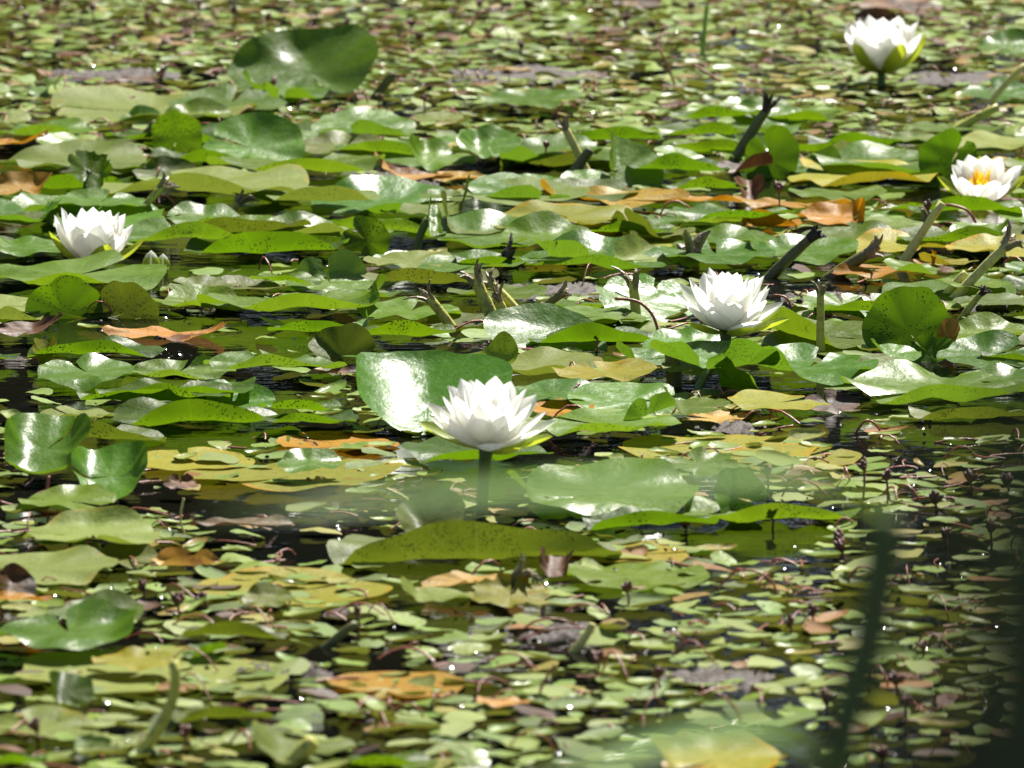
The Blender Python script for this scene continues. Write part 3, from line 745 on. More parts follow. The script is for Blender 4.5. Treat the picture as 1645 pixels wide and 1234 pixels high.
# keep the pads that show largest as things; the rest of the drift is one mass
filler.sort(key=lambda q: q[:2])
DV, DF, DU, DM, base, dmats = [], [], [], [], 0, []
for _, _, o, kind in filler[138:]:
    me = o.data
    mw = Matrix.Translation(o.location) @ o.rotation_euler.to_matrix().to_4x4()
    DV += [mw @ v.co for v in me.vertices]
    uvv = np.zeros((len(me.vertices), 2))
    for lp, ud in zip(me.loops, me.uv_layers[0].data): uvv[lp.vertex_index] = ud.uv
    DU.append(uvv)
    if kind not in dmats: dmats.append(kind)
    for p in me.polygons:
        DF.append(tuple(base + k for k in p.vertices)); DM.append(dmats.index(kind))
    base += len(me.vertices)
    bpy.data.objects.remove(o)
me = mesh('lily_pad_drift', DV, DF, None, np.concatenate(DU))
for k in dmats: me.materials.append(M[k])
me.polygons.foreach_set('material_index', DM)
tag(obj('lily_pad_drift', me), 'drift of further overlapping lily pads filling the gaps between the others', 'lily pads', kind='stuff')

# ------------------------------------------------------------------ water lily flowers
def petal_mesh(L, w, e0, e1, cup, mat, seed, name='petal', tip=0.85, nl=9, nw=6):
    r_ = np.random.default_rng(seed)
    V, UV, F = [], [], []
    x, z = 0.005, 0.0
    wob = r_.uniform(-1, 1)
    for i in range(nl + 1):
        t = i / nl
        el = R(e0 + (e1 - e0) * t)
        if i:
            x += L / nl * math.cos(el); z += L / nl * math.sin(el)
        prof = (0.34 + 0.66 * math.sin(math.pi / 2 * min(1, t / 0.52)) ** 1.2) if t < 0.52 else max(0.0, 1 - ((t - 0.52) / 0.48) ** 2.3) ** 0.66
        prof = max(prof, 0.015)
        nx, nz = -math.sin(el), math.cos(el)
        for k in range(nw + 1):
            s = k / nw * 2 - 1
            y = s * w / 2 * prof
            c_ = cup * w * (s * s) * prof
            V.append((x + nx * c_, y + wob * 0.04 * w * math.sin(3 * t), z + nz * c_)); UV.append((k / nw, t))
    n = nw + 1
    for i in range(nl):
        for k in range(nw):
            a = i * n + k
            F.append((a, a + 1, a + n + 1, a + n))
    return mesh(name, V, F, mat, UV)

def flower(px, py, pb, L, rings, label, tilt=(0, 0), rot=0, stamens=False, sep=((0, 90, 180, 270), 14, 30), bend_x=0.0):
    foot = W(px + bend_x, pb)
    head = P(px, py, foot.y)
    o = empty('water_lily', foot)
    tag(o, label, 'water lily', 'white water lilies in bloom')
    hv = head - foot
    T = Matrix.Translation(hv) @ Euler((R(tilt[0]), R(tilt[1]), 0)).to_matrix().to_4x4()
    seed = int(px)
    rr = random.Random(seed)
    def put(nm, me, az, dz=0.0):
        c = obj(nm, me, o)
        c.matrix_local = T @ Matrix.Translation((0, 0, dz)) @ Matrix.Rotation(R(az), 4, 'Z')
        return c
    for j, (n, e0, e1, l, w, cup, off) in enumerate(rings):
        mv = [petal_mesh(L * l * s_, L * w, e0 + d_, e1 + d_ * 1.5, cup, M['petal'], seed + j * 10 + q) for q, (s_, d_) in enumerate(((1, 0), (0.93, 4), (1.05, -4)))]
        for k in range(n):
            put('petal', mv[rr.randrange(3)], rot + off + 360 / n * k + rr.uniform(-7, 7), 0.0015 * j)
    azs, e0, e1 = sep
    sm = petal_mesh(L * 1.04, L * 0.4, e0, e1, 0.24, M['sepal'], seed + 91, 'sepal')
    for az in azs:
        c = obj('sepal', sm, o)
        c.matrix_local = T @ Matrix.Translation((0, 0, -0.003)) @ Matrix.Rotation(R(az), 4, 'Z')
    if stamens:
        for k in range(34):
            f = (k % 3) / 2
            me = petal_mesh(L * (0.55 - 0.08 * f), L * 0.075, 50 + 25 * f, 78 + 14 * f, 0.1, M['stamen'], k, 'stamen', nl=4, nw=2) if k < 3 else sms[k % 3]
            if k < 3:
                sms = [me] if k == 0 else sms + [me]
            put('stamen', me, k * 137.5, 0.004)
    pts = curve(Vector((0, 0, -0.03)), Vector((hv.x * 0.3, 0, hv.z * 0.5)), hv + Vector((0, 0, 0.002)), 7)
    sv, sf = tube(pts, [0.0065, 0.006, 0.0055, 0.0055, 0.0055, 0.006, 0.0075], 10)
    obj('stem', mesh('stem', sv, sf, M['green_stem']), o)
    return o

OPEN = [(8, 10, 42, 1.0, 0.44, 0.16, 0), (8, 18, 60, 1.0, 0.46, 0.18, 22), (8, 30, 72, 0.98, 0.44, 0.18, 5), (8, 44, 80, 0.95, 0.40, 0.2, 30), (7, 56, 86, 0.9, 0.34, 0.2, 0)]
CUP = [(7, 10, 76, 0.98, 0.52, 0.2, 0), (8, 20, 76, 1.0, 0.50, 0.2, 22), (8, 32, 80, 0.98, 0.46, 0.2, 5), (8, 46, 86, 0.95, 0.4, 0.22, 30)]
HALF = [(5, 8, 76, 0.98, 0.62, 0.22, 25), (6, 18, 82, 1.02, 0.58, 0.22, 44), (7, 32, 86, 1.04, 0.52, 0.22, 8), (6, 48, 90, 1.02, 0.46, 0.24, 30)]
SMALL = [(6, 8, 74, 1.0, 0.54, 0.22, 0), (6, 20, 80, 0.92, 0.48, 0.22, 30)]
flower(146, 424, 430, 0.062, HALF, 'half open white water lily sitting on the water beside a bud', tilt=(2, 8), rot=15, sep=((-155, -72, 8, 95), 4, 62))
flower(782, 718, 832, 0.062, OPEN, 'open white water lily on a tall stem before the huge upright glossy pad', tilt=(10, 0), rot=8, bend_x=-10, sep=((-62, -22, 80, 165), 2, 34))
flower(1166, 530, 605, 0.062, OPEN, 'largest open white water lily raised above a twisted pad', tilt=(6, 3), rot=33, sep=((-64, -128, -12, 30, 120), 0, 36))
flower(1416, 114, 140, 0.074, CUP, 'cup shaped white water lily with yellow green sepals among tiny leaves', tilt=(4, 0), rot=50, sep=((-128, -66, -14, 12, 100), 4, 72))
flower(1576, 321, 325, 0.058, SMALL, 'shaded white water lily showing its yellow stamens under an arched pad', tilt=(20, 0), rot=20, stamens=True, sep=((-95, 0, 90, 180), 6, 60))

def bud(px, py, pb, h, label, tilt=0):
    foot = W(px, pb)
    o = empty('lily_bud', foot)
    tag(o, label, 'flower bud', 'water lily buds')
    V, F, UV = [], [], []
    ns, nr = 12, 8
    for k in range(4):
        V, F, UV = [], [], []
        for i in range(nr + 1):
            t = i / nr
            rad = h * 0.36 * (math.sin(math.pi * (0.12 + 0.88 * t)) ** 0.7) + 0.0004
            for s in range(4):
                a = (s / 3 - 0.5) * R(74)
                V.append((rad * math.cos(a), rad * math.sin(a), t * h)); UV.append((s / 3, t))
        for i in range(nr):
            for s in range(3):
                b = i * 4 + s
                F.append((b, b + 1, b + 5, b + 4))
        c = obj('sepal', mesh('sepal', V, F, M['sepal'], UV), o)
        c.rotation_euler = (R(tilt), 0, R(45 + 90 * k))
    V, F, UV = [], [], []
    for i in range(nr + 1):
        t = i / nr
        rad = h * 0.335 * (math.sin(math.pi * (0.1 + 0.9 * t)) ** 0.7) + 0.0003
        for s in range(ns):
            a = 2 * math.pi * s / ns
            V.append((rad * math.cos(a), rad * math.sin(a), t * h * 1.04)); UV.append((s / ns, 0.5 + t / 2))
    for i in range(nr):
        for s in range(ns):
            F.append((i * ns + s, i * ns + (s + 1) % ns, (i + 1) * ns + (s + 1) % ns, (i + 1) * ns + s))
    c = obj('petals', mesh('petals', V, F, M['petal'], UV), o)
    c.rotation_euler = (R(tilt), 0, 0)
bud(243, 425, 442, 0.026, 'small dark green bud with a white gap beside the half open lily')
bud(262, 428, 438, 0.02, 'smaller olive bud touching the one with a white gap')
bud(1108, 548, 575, 0.022, 'pale swollen bud hidden beneath the largest lily')

# ------------------------------------------------------------------ stalks
def crumple(r, seed):
    """a few shredded fibres bending away from a broken end"""
    r_ = random.Random(seed)
    V, F = [], []
    for k in range(7):
        az = r_.uniform(0, 6.28)
        d = Vector((math.cos(az), math.sin(az), 0))
        l = r * r_.uniform(1.4, 4.2)
        p0 = d * r * 0.5 + Vector((0, 0, -r))
        p1 = d * r * 0.9 + Vector((0, 0, l * 0.45))
        p2 = d * (r + l * r_.uniform(0.2, 0.75)) + Vector((0, 0, l * r_.uniform(0.3, 0.75)))
        v, f = tube(curve(p0, p1, p2, 5), [r * q * r_.uniform(0.7, 1.2) for q in (0.5, 0.48, 0.42, 0.3, 0.1)], 5)
        b = len(V)
        V += v; F += [tuple(b + q for q in ff) for ff in f]
    return V, F

def stalk(x0, y0, x1, y1, wpx, label, mat='stalk', lean=0.0, bow=0.0, tip='frayed', tipk=1.0):
    foot = W(x0, y0)
    top = P(x1, y1, foot.y + lean) - foot
    r = wpx * 0.58 * MPP(foot.y)
    o = empty('broken_stalk', foot)
    tag(o, label, 'stalk', 'broken lily stalks sticking out of the water')
    mid = top * 0.5 + Vector((bow * MPP(foot.y), 0, 0))
    pts = curve(Vector((-top.x * 0.06, 0, -0.012)), mid, top, 9)
    rr = random.Random(int(x0 * 3 + y0))
    sv, sf = tube(pts, [r * (1.12 - 0.25 * i / 8) * rr.uniform(0.93, 1.07) for i in range(9)], 9)
    obj('stem', mesh('stem', sv, sf, M[mat]), o)
    if tip:
        cv, cf = crumple(r * tipk, int(x0 + y1))
        c = obj('frayed_tip', mesh('frayed_tip', cv, cf, M[tip], smooth=False), o, top)
        c.rotation_euler = top.to_track_quat('Z', 'Y').to_euler()
    return o
stalk(738, 532, 688, 478, 15, 'mottled yellow green stalk leaning away from the cluster with a frayed brown tip')
stalk(808, 543, 762, 446, 19, 'thickest mottled stalk of the broken cluster')
stalk(826, 527, 798, 478, 13, 'short yellow stalk behind the thickest one of the cluster')
stalk(864, 527, 786, 452, 14, 'mottled stalk slanting into the top of the broken cluster', lean=0.02)
stalk(836, 516, 905, 470, 13, 'dark brown stalk of the cluster leaning the opposite way', 'stalk_dark')
stalk(770, 448, 812, 420, 22, 'withered grey green stalk end lying across the cluster', 'frayed', tip='mud')
stalk(1024, 521, 1017, 450, 15, 'upright mottled stalk near the arching red stem', tipk=1.2)
stalk(1225, 446, 1308, 378, 15, 'dark olive stalk leaning beside the big white glare', 'stalk_dark', tip='mud', tipk=1.15)
stalk(1322, 444, 1402, 404, 19, 'broad olive stalk lying low beside the orange flat leaf', 'stalk_dark')
stalk(1438, 432, 1514, 326, 13, 'long straight pale stalk rising from the orange flat leaf', 'stalk_pale', tip=None)
stalk(1518, 486, 1622, 390, 14, 'longest pale stalk of the leaning pair', 'stalk_pale', tipk=1.3)
stalk(1504, 482, 1552, 438, 12, 'shorter pale stalk of the leaning pair', 'stalk_pale', tip=None)
stalk(1536, 512, 1578, 470, 10, 'thin dark tipped stalk in front of the leaning pair', 'stalk', tip='mud')
stalk(1318, 570, 1318, 466, 12, 'thin upright stick standing on a broad pad', 'stalk')
stalk(906, 296, 948, 240, 16, 'dark green lower arm of the bent yellow stalk', 'stalk_dark', tip=None)
stalk(950, 284, 906, 203, 12, 'bright yellow stalk bending over the dark green arm', 'stalk_pale')
stalk(838, 250, 905, 216, 11, 'yellow stalk lying slanted with a brown knob', 'stalk_pale', tip=None)
stalk(1168, 268, 1234, 172, 15, 'slanting dark green stalk with a withered top', 'stalk_dark', tip='mud')
stalk(1508, 216, 1604, 172, 13, 'green yellow stalk slanting towards the tan bent straw', 'stalk', tip=None)
stalk(1582, 178, 1648, 104, 9, 'tan bent straw arching above the tiny leaves', 'stalk_pale', bow=-14, tip=None)
stalk(205, 352, 264, 298, 11, 'brown green stick leaning behind the half open lily', 'stalk', tipk=1.3)
stalk(365, 343, 388, 318, 11, 'short yellow stub with shredded top behind the domed pad', 'stalk', tipk=1.4)
stalk(215, 232, 250, 195, 9, 'thin green stick before the upright oval leaf', 'stalk_dark', tip=None)
stalk(592, 162, 634, 118, 13, 'dark stalk at the edge of the large tilted glossy pad', 'stalk_dark', tip=None)
stalk(200, 1216, 278, 1062, 16, 'tall bent olive stalk rising over the broad pale pad', 'stalk', bow=62, tip=None)
stalk(905, 1046, 952, 1002, 12, 'curved pale yellow stalk beside tangled red stems', 'stalk_pale', bow=16, tip=None)
stalk(508, 1040, 572, 1002, 13, 'dim olive stalk lying beyond small leaves', 'stalk_dark', tip=None)
stalk(775, 968, 840, 918, 20, 'dark broad stalk lying across the ragged yellow leaf', 'stalk_dark', tipk=0.9)
stalk(1085, 620, 1078, 560, 22, 'thick dark stem in the hollow under the twisted pad', 'stalk_dark', tip=None)
stalk(1115, 428, 1108, 402, 20, 'stubby ragged stalk behind the largest lily', 'stalk', tipk=1.5)
stalk(1482, 395, 1490, 345, 10, 'small stub with a dry brown head below the yellow centred lily', 'stalk_dark', tipk=1.4)
stalk(450, 1235, 505, 1190, 26, 'thick blurred olive stalk near the shore', 'stalk', tip=None)

# red stems
def redstem(pts, wpx, label, mat='red_stem'):
    """points: picture spots at the depth of the first one"""
    foot = W(*pts[0])
    vs_ = [P(x, y, foot.y + 0.004 * i) - foot for i, (x, y) in enumerate(pts)]
    fine = []
    for i in range(len(vs_) - 1):
        p0, p1, p2, p3 = vs_[max(i - 1, 0)], vs_[i], vs_[i + 1], vs_[min(i + 2, len(vs_) - 1)]
        for k in range(5):
            t = k / 5
            fine.append(0.5 * ((2 * p1) + (p2 - p0) * t + (2 * p0 - 5 * p1 + 4 * p2 - p3) * t * t + (3 * p1 - p0 - 3 * p2 + p3) * t ** 3))
    fine.append(vs_[-1])
    r = wpx / 2 * MPP(foot.y)
    sv, sf = tube(fine, [r] * len(fine), 7)
    o = obj('red_stem', mesh('red_stem', sv, sf, M[mat]), None, foot)
    return tag(o, label, 'stem', 'thin red stems looping over the leaves')
redstem([(1060, 548), (1050, 510), (1025, 485), (988, 480)], 5, 'red stem arching high beside the upright mottled stalk')
redstem([(958, 566), (960, 545), (959, 530)], 4, 'short upright red stem before the rolled speckled pad')
redstem([(1255, 520), (1270, 495), (1262, 478), (1242, 474)], 4, 'red brown stem hooked beside the largest lily')
redstem([(1572, 368), (1556, 340), (1530, 330), (1512, 330)], 5, 'red arch above the small stub near the yellow centred lily')
redstem([(190, 808), (140, 783), (90, 785), (52, 800), (45, 826)], 6, 'long red stem looping under the twisted leaf')
redstem([(120, 826), (70, 822), (20, 812), (0, 806)], 5, 'red stem lying along the shore side of the long loop')
redstem([(55, 806), (74, 790), (78, 765)], 6, 'short red stem pointing up into the twisted leaf')
redstem([(1250, 960), (1240, 935), (1215, 918), (1180, 920), (1150, 950)], 4, 'red stem arching over small leaves in the foreground')
redstem([(1418, 700), (1405, 680), (1388, 678), (1372, 700)], 4, 'red hoop below the huge wavy pad')
redstem([(1215, 700), (1250, 688), (1275, 684)], 4, 'red stem resting on the yellow olive pad edge')
redstem([(1500, 712), (1540, 705), (1580, 708)], 4, 'thin red stem lying in the shade of the huge wavy pad')
redstem([(1645, 668), (1625, 668), (1610, 690)], 5, 'red hook at the shaded side of the huge wavy pad')
redstem([(830, 1020), (860, 998), (900, 995), (940, 1012)], 4, 'red stem arched in the brown tangle')
redstem([(835, 1030), (870, 1015), (930, 1008), (965, 1022)], 3, 'lower red stem in the brown tangle')
redstem([(985, 1022), (1040, 1016), (1095, 1018)], 4, 'long straight red stem trailing from the brown tangle')
redstem([(870, 1128), (868, 1110), (880, 1085), (892, 1068)], 5, 'red forked stem rising from small leaves')
redstem([(1188, 1180), (1188, 1150), (1170, 1125), (1150, 1112)], 4, 'red stem bent over near the dead orange leaf')
redstem([(1085, 1185), (1120, 1178), (1160, 1172)], 5, 'red stem lying beside the dead orange leaf')
redstem([(1165, 137), (1140, 120), (1115, 105)], 5, 'pinkish twig slanting among the tiny leaves')
redstem([(1085, 140), (1072, 105), (1060, 80)], 4, 'thin red brown upright twig among the tiny leaves')
redstem([(1225, 195), (1258, 192), (1288, 208)], 4, 'red twig lying over the white shining flat pad')
redstem([(300, 868), (290, 835), (295, 800)], 4, 'pale thin tendril dangling in open water', 'stalk_pale')
redstem([(680, 830), (650, 800), (620, 785)], 6, 'pale shredded tendril rising beside the raised dark leaf', 'stalk_pale')
redstem([(1130, 90), (1132, 45), (1136, 8)], 7, 'tall thin bright green grass shoot among the tiny leaves', 'grass')
redstem([(1128, 92), (1126, 70), (1125, 55)], 5, 'short bright green grass shoot beside the tall one', 'grass')

# ------------------------------------------------------------------ tangled brown mud mats
def mudmat(px, py, wpx, label, seed, asp=1.0):
    c = W(px, py, 0.0)
    Rr = wpx / 2 * MPP(c.y)
    r_ = np.random.default_rng(seed)
    n = 30
    V, F = [], []
    for i in range(n):
        for k in range(n):
            x, y = (i / (n - 1) * 2 - 1), (k / (n - 1) * 2 - 1)
            d = math.hypot(x, y)
            edge = 1 - d + 0.25 * math.sin(5 * math.atan2(y, x) + seed)
            V.append((x * Rr, y * Rr * asp, min(0.002, 0.012 * edge - 0.002) + (r_.random() - 0.45) * 0.007 * (edge > 0)))
    for i in range(n - 1):
        for k in range(n - 1):
            a = i * n + k
            F.append((a, a + 1, a + n + 1, a + n))
    return tag(obj('mud_mat', mesh('mud_mat', V, F, M['mud'], smooth=True), None, c), label, 'mud mat', 'dark mats of floating mud')
mudmat(840, 122, 270, 'dark grey mud mat bare of leaves among the tiny leaves', 1, 0.9)
mudmat(180, 122, 220, 'brown mud mat behind the broad dusty pad', 2, 0.8)
mudmat(1540, 128, 200, 'grey mud mat beside the cup shaped lily', 3, 0.9)
mudmat(630, 290, 190, 'brown mud around the crumpled tan leaf', 4, 0.9)
mudmat(880, 1015, 160, 'purple brown mud mat under the tangle of red stems', 5, 1.0)
mudmat(1150, 1092, 190, 'brown mud patch between small leaves in front', 6, 1.0)
mudmat(1330, 482, 150, 'dark mud with twigs behind the thin upright stick', 7, 1.0)
mudmat(900, 470, 200, 'brown mud behind the leaning stalks', 8, 0.9)
mudmat(1150, 690, 180, 'black mud hollow under the torn debris', 9, 0.8)
mudmat(450, 1082, 170, 'brown mud patch beside the broad pale pad', 10, 0.8)
mudmat(1560, 490, 180, 'purple brown mud beyond the upright round pad', 12, 0.9)
mudmat(470, 120, 160, 'dark mud by the large tilted glossy pad', 13, 0.8)

# ------------------------------------------------------------------ dried flower heads on thin stalks
def head_mesh(seed):
    r_ = random.Random(seed)
    V, F = [], []
    for k in range(9):
        az, el = r_.uniform(0, 6.28), r_.uniform(0.3, 1.4)
        d = Vector((math.cos(az) * math.cos(el), math.sin(az) * math.cos(el), math.sin(el)))
        l = r_.uniform(0.006, 0.011)
        v, f = tube([Vector((0, 0, -0.002)), d * l * 0.6, d * l], [0.0018, 0.0026, 0.0010], 5)
        b = len(V)
        V += v; F += [tuple(b + q for q in ff) for ff in f]
    return mesh('seed_head', V, F, M['dry_head'])
heads = [head_mesh(s) for s in range(4)]
HEAD_POS = [(1385, 810, 752), (1425, 815, 768), (1232, 800, 760), (1240, 850, 822), (1100, 858, 845), (1560, 795, 770), (1503, 822, 805), (1355, 905, 882), (1305, 1010, 985),
            (1270, 1025, 1003), (1325, 1150, 1125), (1452, 1185, 1130), (1410, 970, 945), (1438, 1120, 1095), (1590, 895, 850), (1415, 1225, 1215), (1250, 345, 305), (230, 960, 945),
            (285, 998, 968), (330, 975, 962), (185, 85, 62), (240, 60, 30), (375, 50, 18), (95, 25, 5), (430, 60, 30), (660, 65, 40), (672, 85, 62), (725, 40, 22), (560, 55, 38), (850, 30, 8),
            (770, 22, 8), (1005, 55, 32), (1050, 60, 42), (940, 12, 0), (1300, 40, 22), (1110, 30, 12), (20, 75, 60), (45, 50, 30), (610, 210, 160), (680, 200, 160), (440, 165, 135), (875, 270, 235),
            (1520, 880, 860), (1620, 800, 775), (1010, 975, 948), (575, 1020, 985), (1060, 1120, 1085), (960, 1090, 1062), (1490, 360, 335), (835, 95, 75), (150, 40, 15), (320, 30, 8),
            (1180, 75, 55), (1230, 60, 42), (1560, 60, 40), (1480, 50, 30), (1350, 890, 868), (1480, 1060, 1040), (60, 1195, 1170), (300, 1205, 1180)]
seedheads = []
for i, (x, y0, y1) in enumerate(HEAD_POS):
    foot = W(x, y0)
    top = P(x + random.uniform(-4, 4), y1, foot.y) - foot
    o = empty('dried_seed_head', foot)
    where = 'in the far drift of tiny leaves' if y0 < 150 else 'among lily pads' if y0 < 400 else 'above small leaves in the foreground'
    seedheads.append((o, where))
    v, f = tube([Vector((0, 0, -0.01)), top * 0.5 + Vector((0.001, 0, 0)), top], [0.0012, 0.0011, 0.0012], 5)
    obj('stem', mesh('stem', v, f, M['dry_head']), o)
    h = obj('seed_head', heads[i % 4], o, top)
    h.rotation_euler = (random.uniform(-0.3, 0.3), random.uniform(-0.3, 0.3), random.uniform(0, 6))
    s = random.uniform(0.75, 1.1)
    h.scale = (s, s, s)

# ------------------------------------------------------------------ small floating leaves
def small_leaf(seed):
    r_ = np.random.default_rng(seed + 500)
    n, V, F = 14, [], []
    a, b = 1.0, r_.uniform(0.5, 0.82)
    dome = r_.uniform(-0.03, 0.10)
    curl = r_.choice([0.0, 0.0, 0.0, 0.0, 0.1, 0.16])
    ph, ph2, ph3 = r_.uniform(0, 6.28, 3)
    rag = r_.choice([0.02, 0.05, 0.1])
    bite = r_.choice([0, 0, 0, 0.35, 0.5])
    fold = r_.uniform(-0.06, 0.16)
    V.append((0, 0, dome))
    for t in (0.6, 0.87, 1.0):
        for k in range(n):
            th = 2 * math.pi * k / n
            o = 1 + 0.06 * math.sin(2 * th + ph2) + 0.05 * math.sin(3 * th + ph) + rag * math.sin(5 * th + ph3) - bite * math.exp(-((th - ph2) / 0.35) ** 2)
            x, y = a * t * o * math.cos(th), b * t * o * math.sin(th)
            x *= 1 + 0.06 * math.cos(th)
            z = dome * (1 - t * t) + fold * abs(y) * t + 0.05 * t * t * math.sin(2 * th + ph) + 0.03 * t ** 3 * math.sin(5 * th + ph) + curl * t ** 6
            V.append((x, y, z))
    for k in range(n): F.append((0, 1 + k, 1 + (k + 1) % n))
    for j in range(2):
        for k in range(n):
            a0, a1 = 1 + j * n + k, 1 + j * n + (k + 1) % n
            F.append((a0, a0 + n, a1 + n, a1))
    return np.array(V), F
SHAPES = [small_leaf(s) for s in range(28)]
S_MESH = [mesh('small_leaf', v, f, M['small_single']) for v, f in SHAPES]

PATCH = [(960, 515, 150, 40), (1280, 515, 120, 32), (1570, 450, 120, 50), (1250, 690, 220, 30), (720, 200, 220, 40), (1430, 190, 180, 30), (1530, 500, 90, 20), (560, 620, 60, 14), (1100, 480, 60, 30)]

def density(px, py):
    if in_hole(px, py): return 0.06
    for hx, hy, a, b in PATCH:
        if ((px - hx) / a) ** 2 + ((py - hy) / b) ** 2 < 1: return 0.85
    if py < 150: d = 1.0
    elif py < 260: d = 1.0 - 0.85 * (py - 150) / 110
    elif py < 640: d = 0.06 if px < 900 else 0.12
    elif px > 930 and py < 830: d = 0.1 + 0.8 * min(1, (py - 640) / 50)
    elif py < 830: d = 0.12
    else: d = 0.2 + 0.7 * min(1, (py - 830) / 60)
    return d

NEAR = [(765, 900, 'the shaded dark rolled pad'), (880, 1020, 'the tangle of red stems'), (1150, 1215, 'the dead orange leaf'), (230, 1150, 'the bent olive stalk'),
        (820, 955, 'the ragged yellow leaf'), (305, 905, 'the rolled tan dead leaf'), (1205, 935, 'the arching red stem'), (1235, 850, 'the long green rolled rim'),
        (1200, 730, 'the cream rotting pad'), (640, 1100, 'the sunken orange pad'), (810, 1128, 'the pinkish tan leaf'), (370, 1020, 'the dark rolled pad'),
        (110, 1020, 'the large smooth glossy pad'), (1390, 1050, 'the slender reed'), (1385, 790, 'the tall dried seed head'), (470, 820, 'the open water'), (1600, 1000, 'the dark sedge'),
        (620, 1225, 'the vivid leaf edge'), (870, 1100, 'the forked red stem'), (1170, 1130, 'the bent over red stem')]
NEARW = [(W(a, b), n_) for a, b, n_ in NEAR + LAND]
def neighbour(x, y):
    p_ = Vector((x, y, 0))
    (d, nm, l_) = min(((p_ - l_).length, n_, l_) for l_, n_ in NEARW)
    rel = 'beside' if d < 0.09 else 'beyond' if y > l_.y + 0.08 else 'on the shore side of' if y < l_.y - 0.08 else 'near'
    return rel + ' ' + nm
for o_, where in seedheads:
    lab = 'dark red dried seed head ' + neighbour(o_.location.x, o_.location.y)
    tag(o_, lab, 'seed head', 'dried seed heads ' + where)
cell = 0.012
grid = {}
pts = []
tries = 0
while tries < 80000:
    tries += 1
    y = random.uniform(6.3, 13.9)
    hw = 0.0568 * y + 0.3
    x = random.uniform(-hw, hw)
    px, py = pix(x, y)
    if random.random() > density(px, py): continue
    clump = 0.5 + 0.5 * math.sin(x * 23 + 3 * math.sin(y * 5)) * math.sin(y * 17 + 2 * math.sin(x * 9))
    if random.random() < (0.8 if py > 600 else 0.5) * (1 - clump): continue
    big = math.sin(x * 8 + 1.6 * math.sin(y * 2.3)) * math.sin(y * 5.1 + 1.4 * math.sin(x * 5))
    if big < -0.35 and random.random() < (0.85 if py > 600 else 0.5): continue
    covered = False
    for dx, dy, r_, ry_ in pad_discs:
        if abs(x - dx) < r_ * 0.8 and abs(y - dy) < ry_ * 0.8 and ((x - dx) / (r_ * 0.8)) ** 2 + ((y - dy) / (ry_ * 0.8)) ** 2 < 1: covered = True; break
    if covered: continue
    md = 0.0245 if py > 500 else 0.0232
    gx, gy = int(math.floor(x / md)), int(math.floor(y / md))
    ok = True
    for ix in (gx - 1, gx, gx + 1):
        for iy in (gy - 1, gy, gy + 1):
            for q in grid.get((ix, iy), ()):
                if (q[0] - x) ** 2 + (q[1] - y) ** 2 < md * md: ok = False; break
            if not ok: break
        if not ok: break
    if not ok: continue
    grid.setdefault((gx, gy), []).append((x, y))
    s = random.uniform(0.0145, 0.0235) if random.random() < 0.78 else random.uniform(0.008, 0.0145)
    pts.append((x, y, random.uniform(0.0015, 0.006), random.gauss(0.015, 0.055) if random.random() < 0.82 else random.gauss(0.0, 0.22), random.gauss(0, 0.11), random.gauss(0, 0.8) + random.choice([0, math.pi]), s, random.randrange(28), px, py))

SCOL = [('yellow green', (0.26, 0.33, 0.065)), ('mid green', (0.19, 0.28, 0.06)), ('pale green', (0.32, 0.38, 0.11)), ('dark olive', (0.11, 0.155, 0.03)),
        ('yellow', (0.38, 0.31, 0.06)), ('orange brown', (0.34, 0.17, 0.05)), ('dark brown', (0.10, 0.055, 0.035))]
for i in range(3200):          # duckweed-sized scraps between the leaves
    q = pts[random.randrange(len(pts))]
    x, y = q[0] + random.gauss(0, 0.03), q[1] + random.gauss(0, 0.03)
    px, py = pix(x, y)
    pts.append((x, y, random.uniform(0.0012, 0.004), random.gauss(0, 0.1), random.gauss(0, 0.1), random.uniform(0, 6.3), random.uniform(0.0028, 0.0065), random.randrange(28), px, py))
inview = [i for i, q in enumerate(pts) if 8 < q[8] < 1637 and 10 < q[9] < 1226]
inview.sort(key=lambda i: -pts[i][6] / pts[i][1])
single = set(inview[:290])
BV, BF, base = [], [], 0
for i, (x, y, z, rx, ry, rz, s, k, px, py) in enumerate(pts):
    E = Euler((rx, ry, rz))
    if i in single:
        o = obj('small_leaf', S_MESH[k], None, (x, y, z), E)
        o.scale = (s, s, s)
        cn, cc = random.choices(SCOL, [30, 26, 18, 10, 6, 5, 5])[0]
        f_ = random.uniform(0.85, 1.15)
        o.color = (cc[0] * f_, cc[1] * f_, cc[2] * f_, 1)
        sz = 'little' if s < 0.0165 else 'small' if s < 0.0205 else 'larger'
        lab = f"{sz} {cn} oval floating leaf {neighbour(x, y)}"
        tag(o, lab, 'floating leaf', lab)
    else:
        v = SHAPES[k][0] @ np.array(E.to_matrix()).T * s + np.array((x, y, z))
        BV.append(v)
        BF += [tuple(base + q for q in f) for f in SHAPES[k][1]]
        base += len(v)
tag(obj('small_leaf_carpet', mesh('small_leaf_carpet', np.concatenate(BV), BF, M['small'])),
    'carpet of tiny oval floating leaves covering the pond', 'floating leaves', kind='stuff')

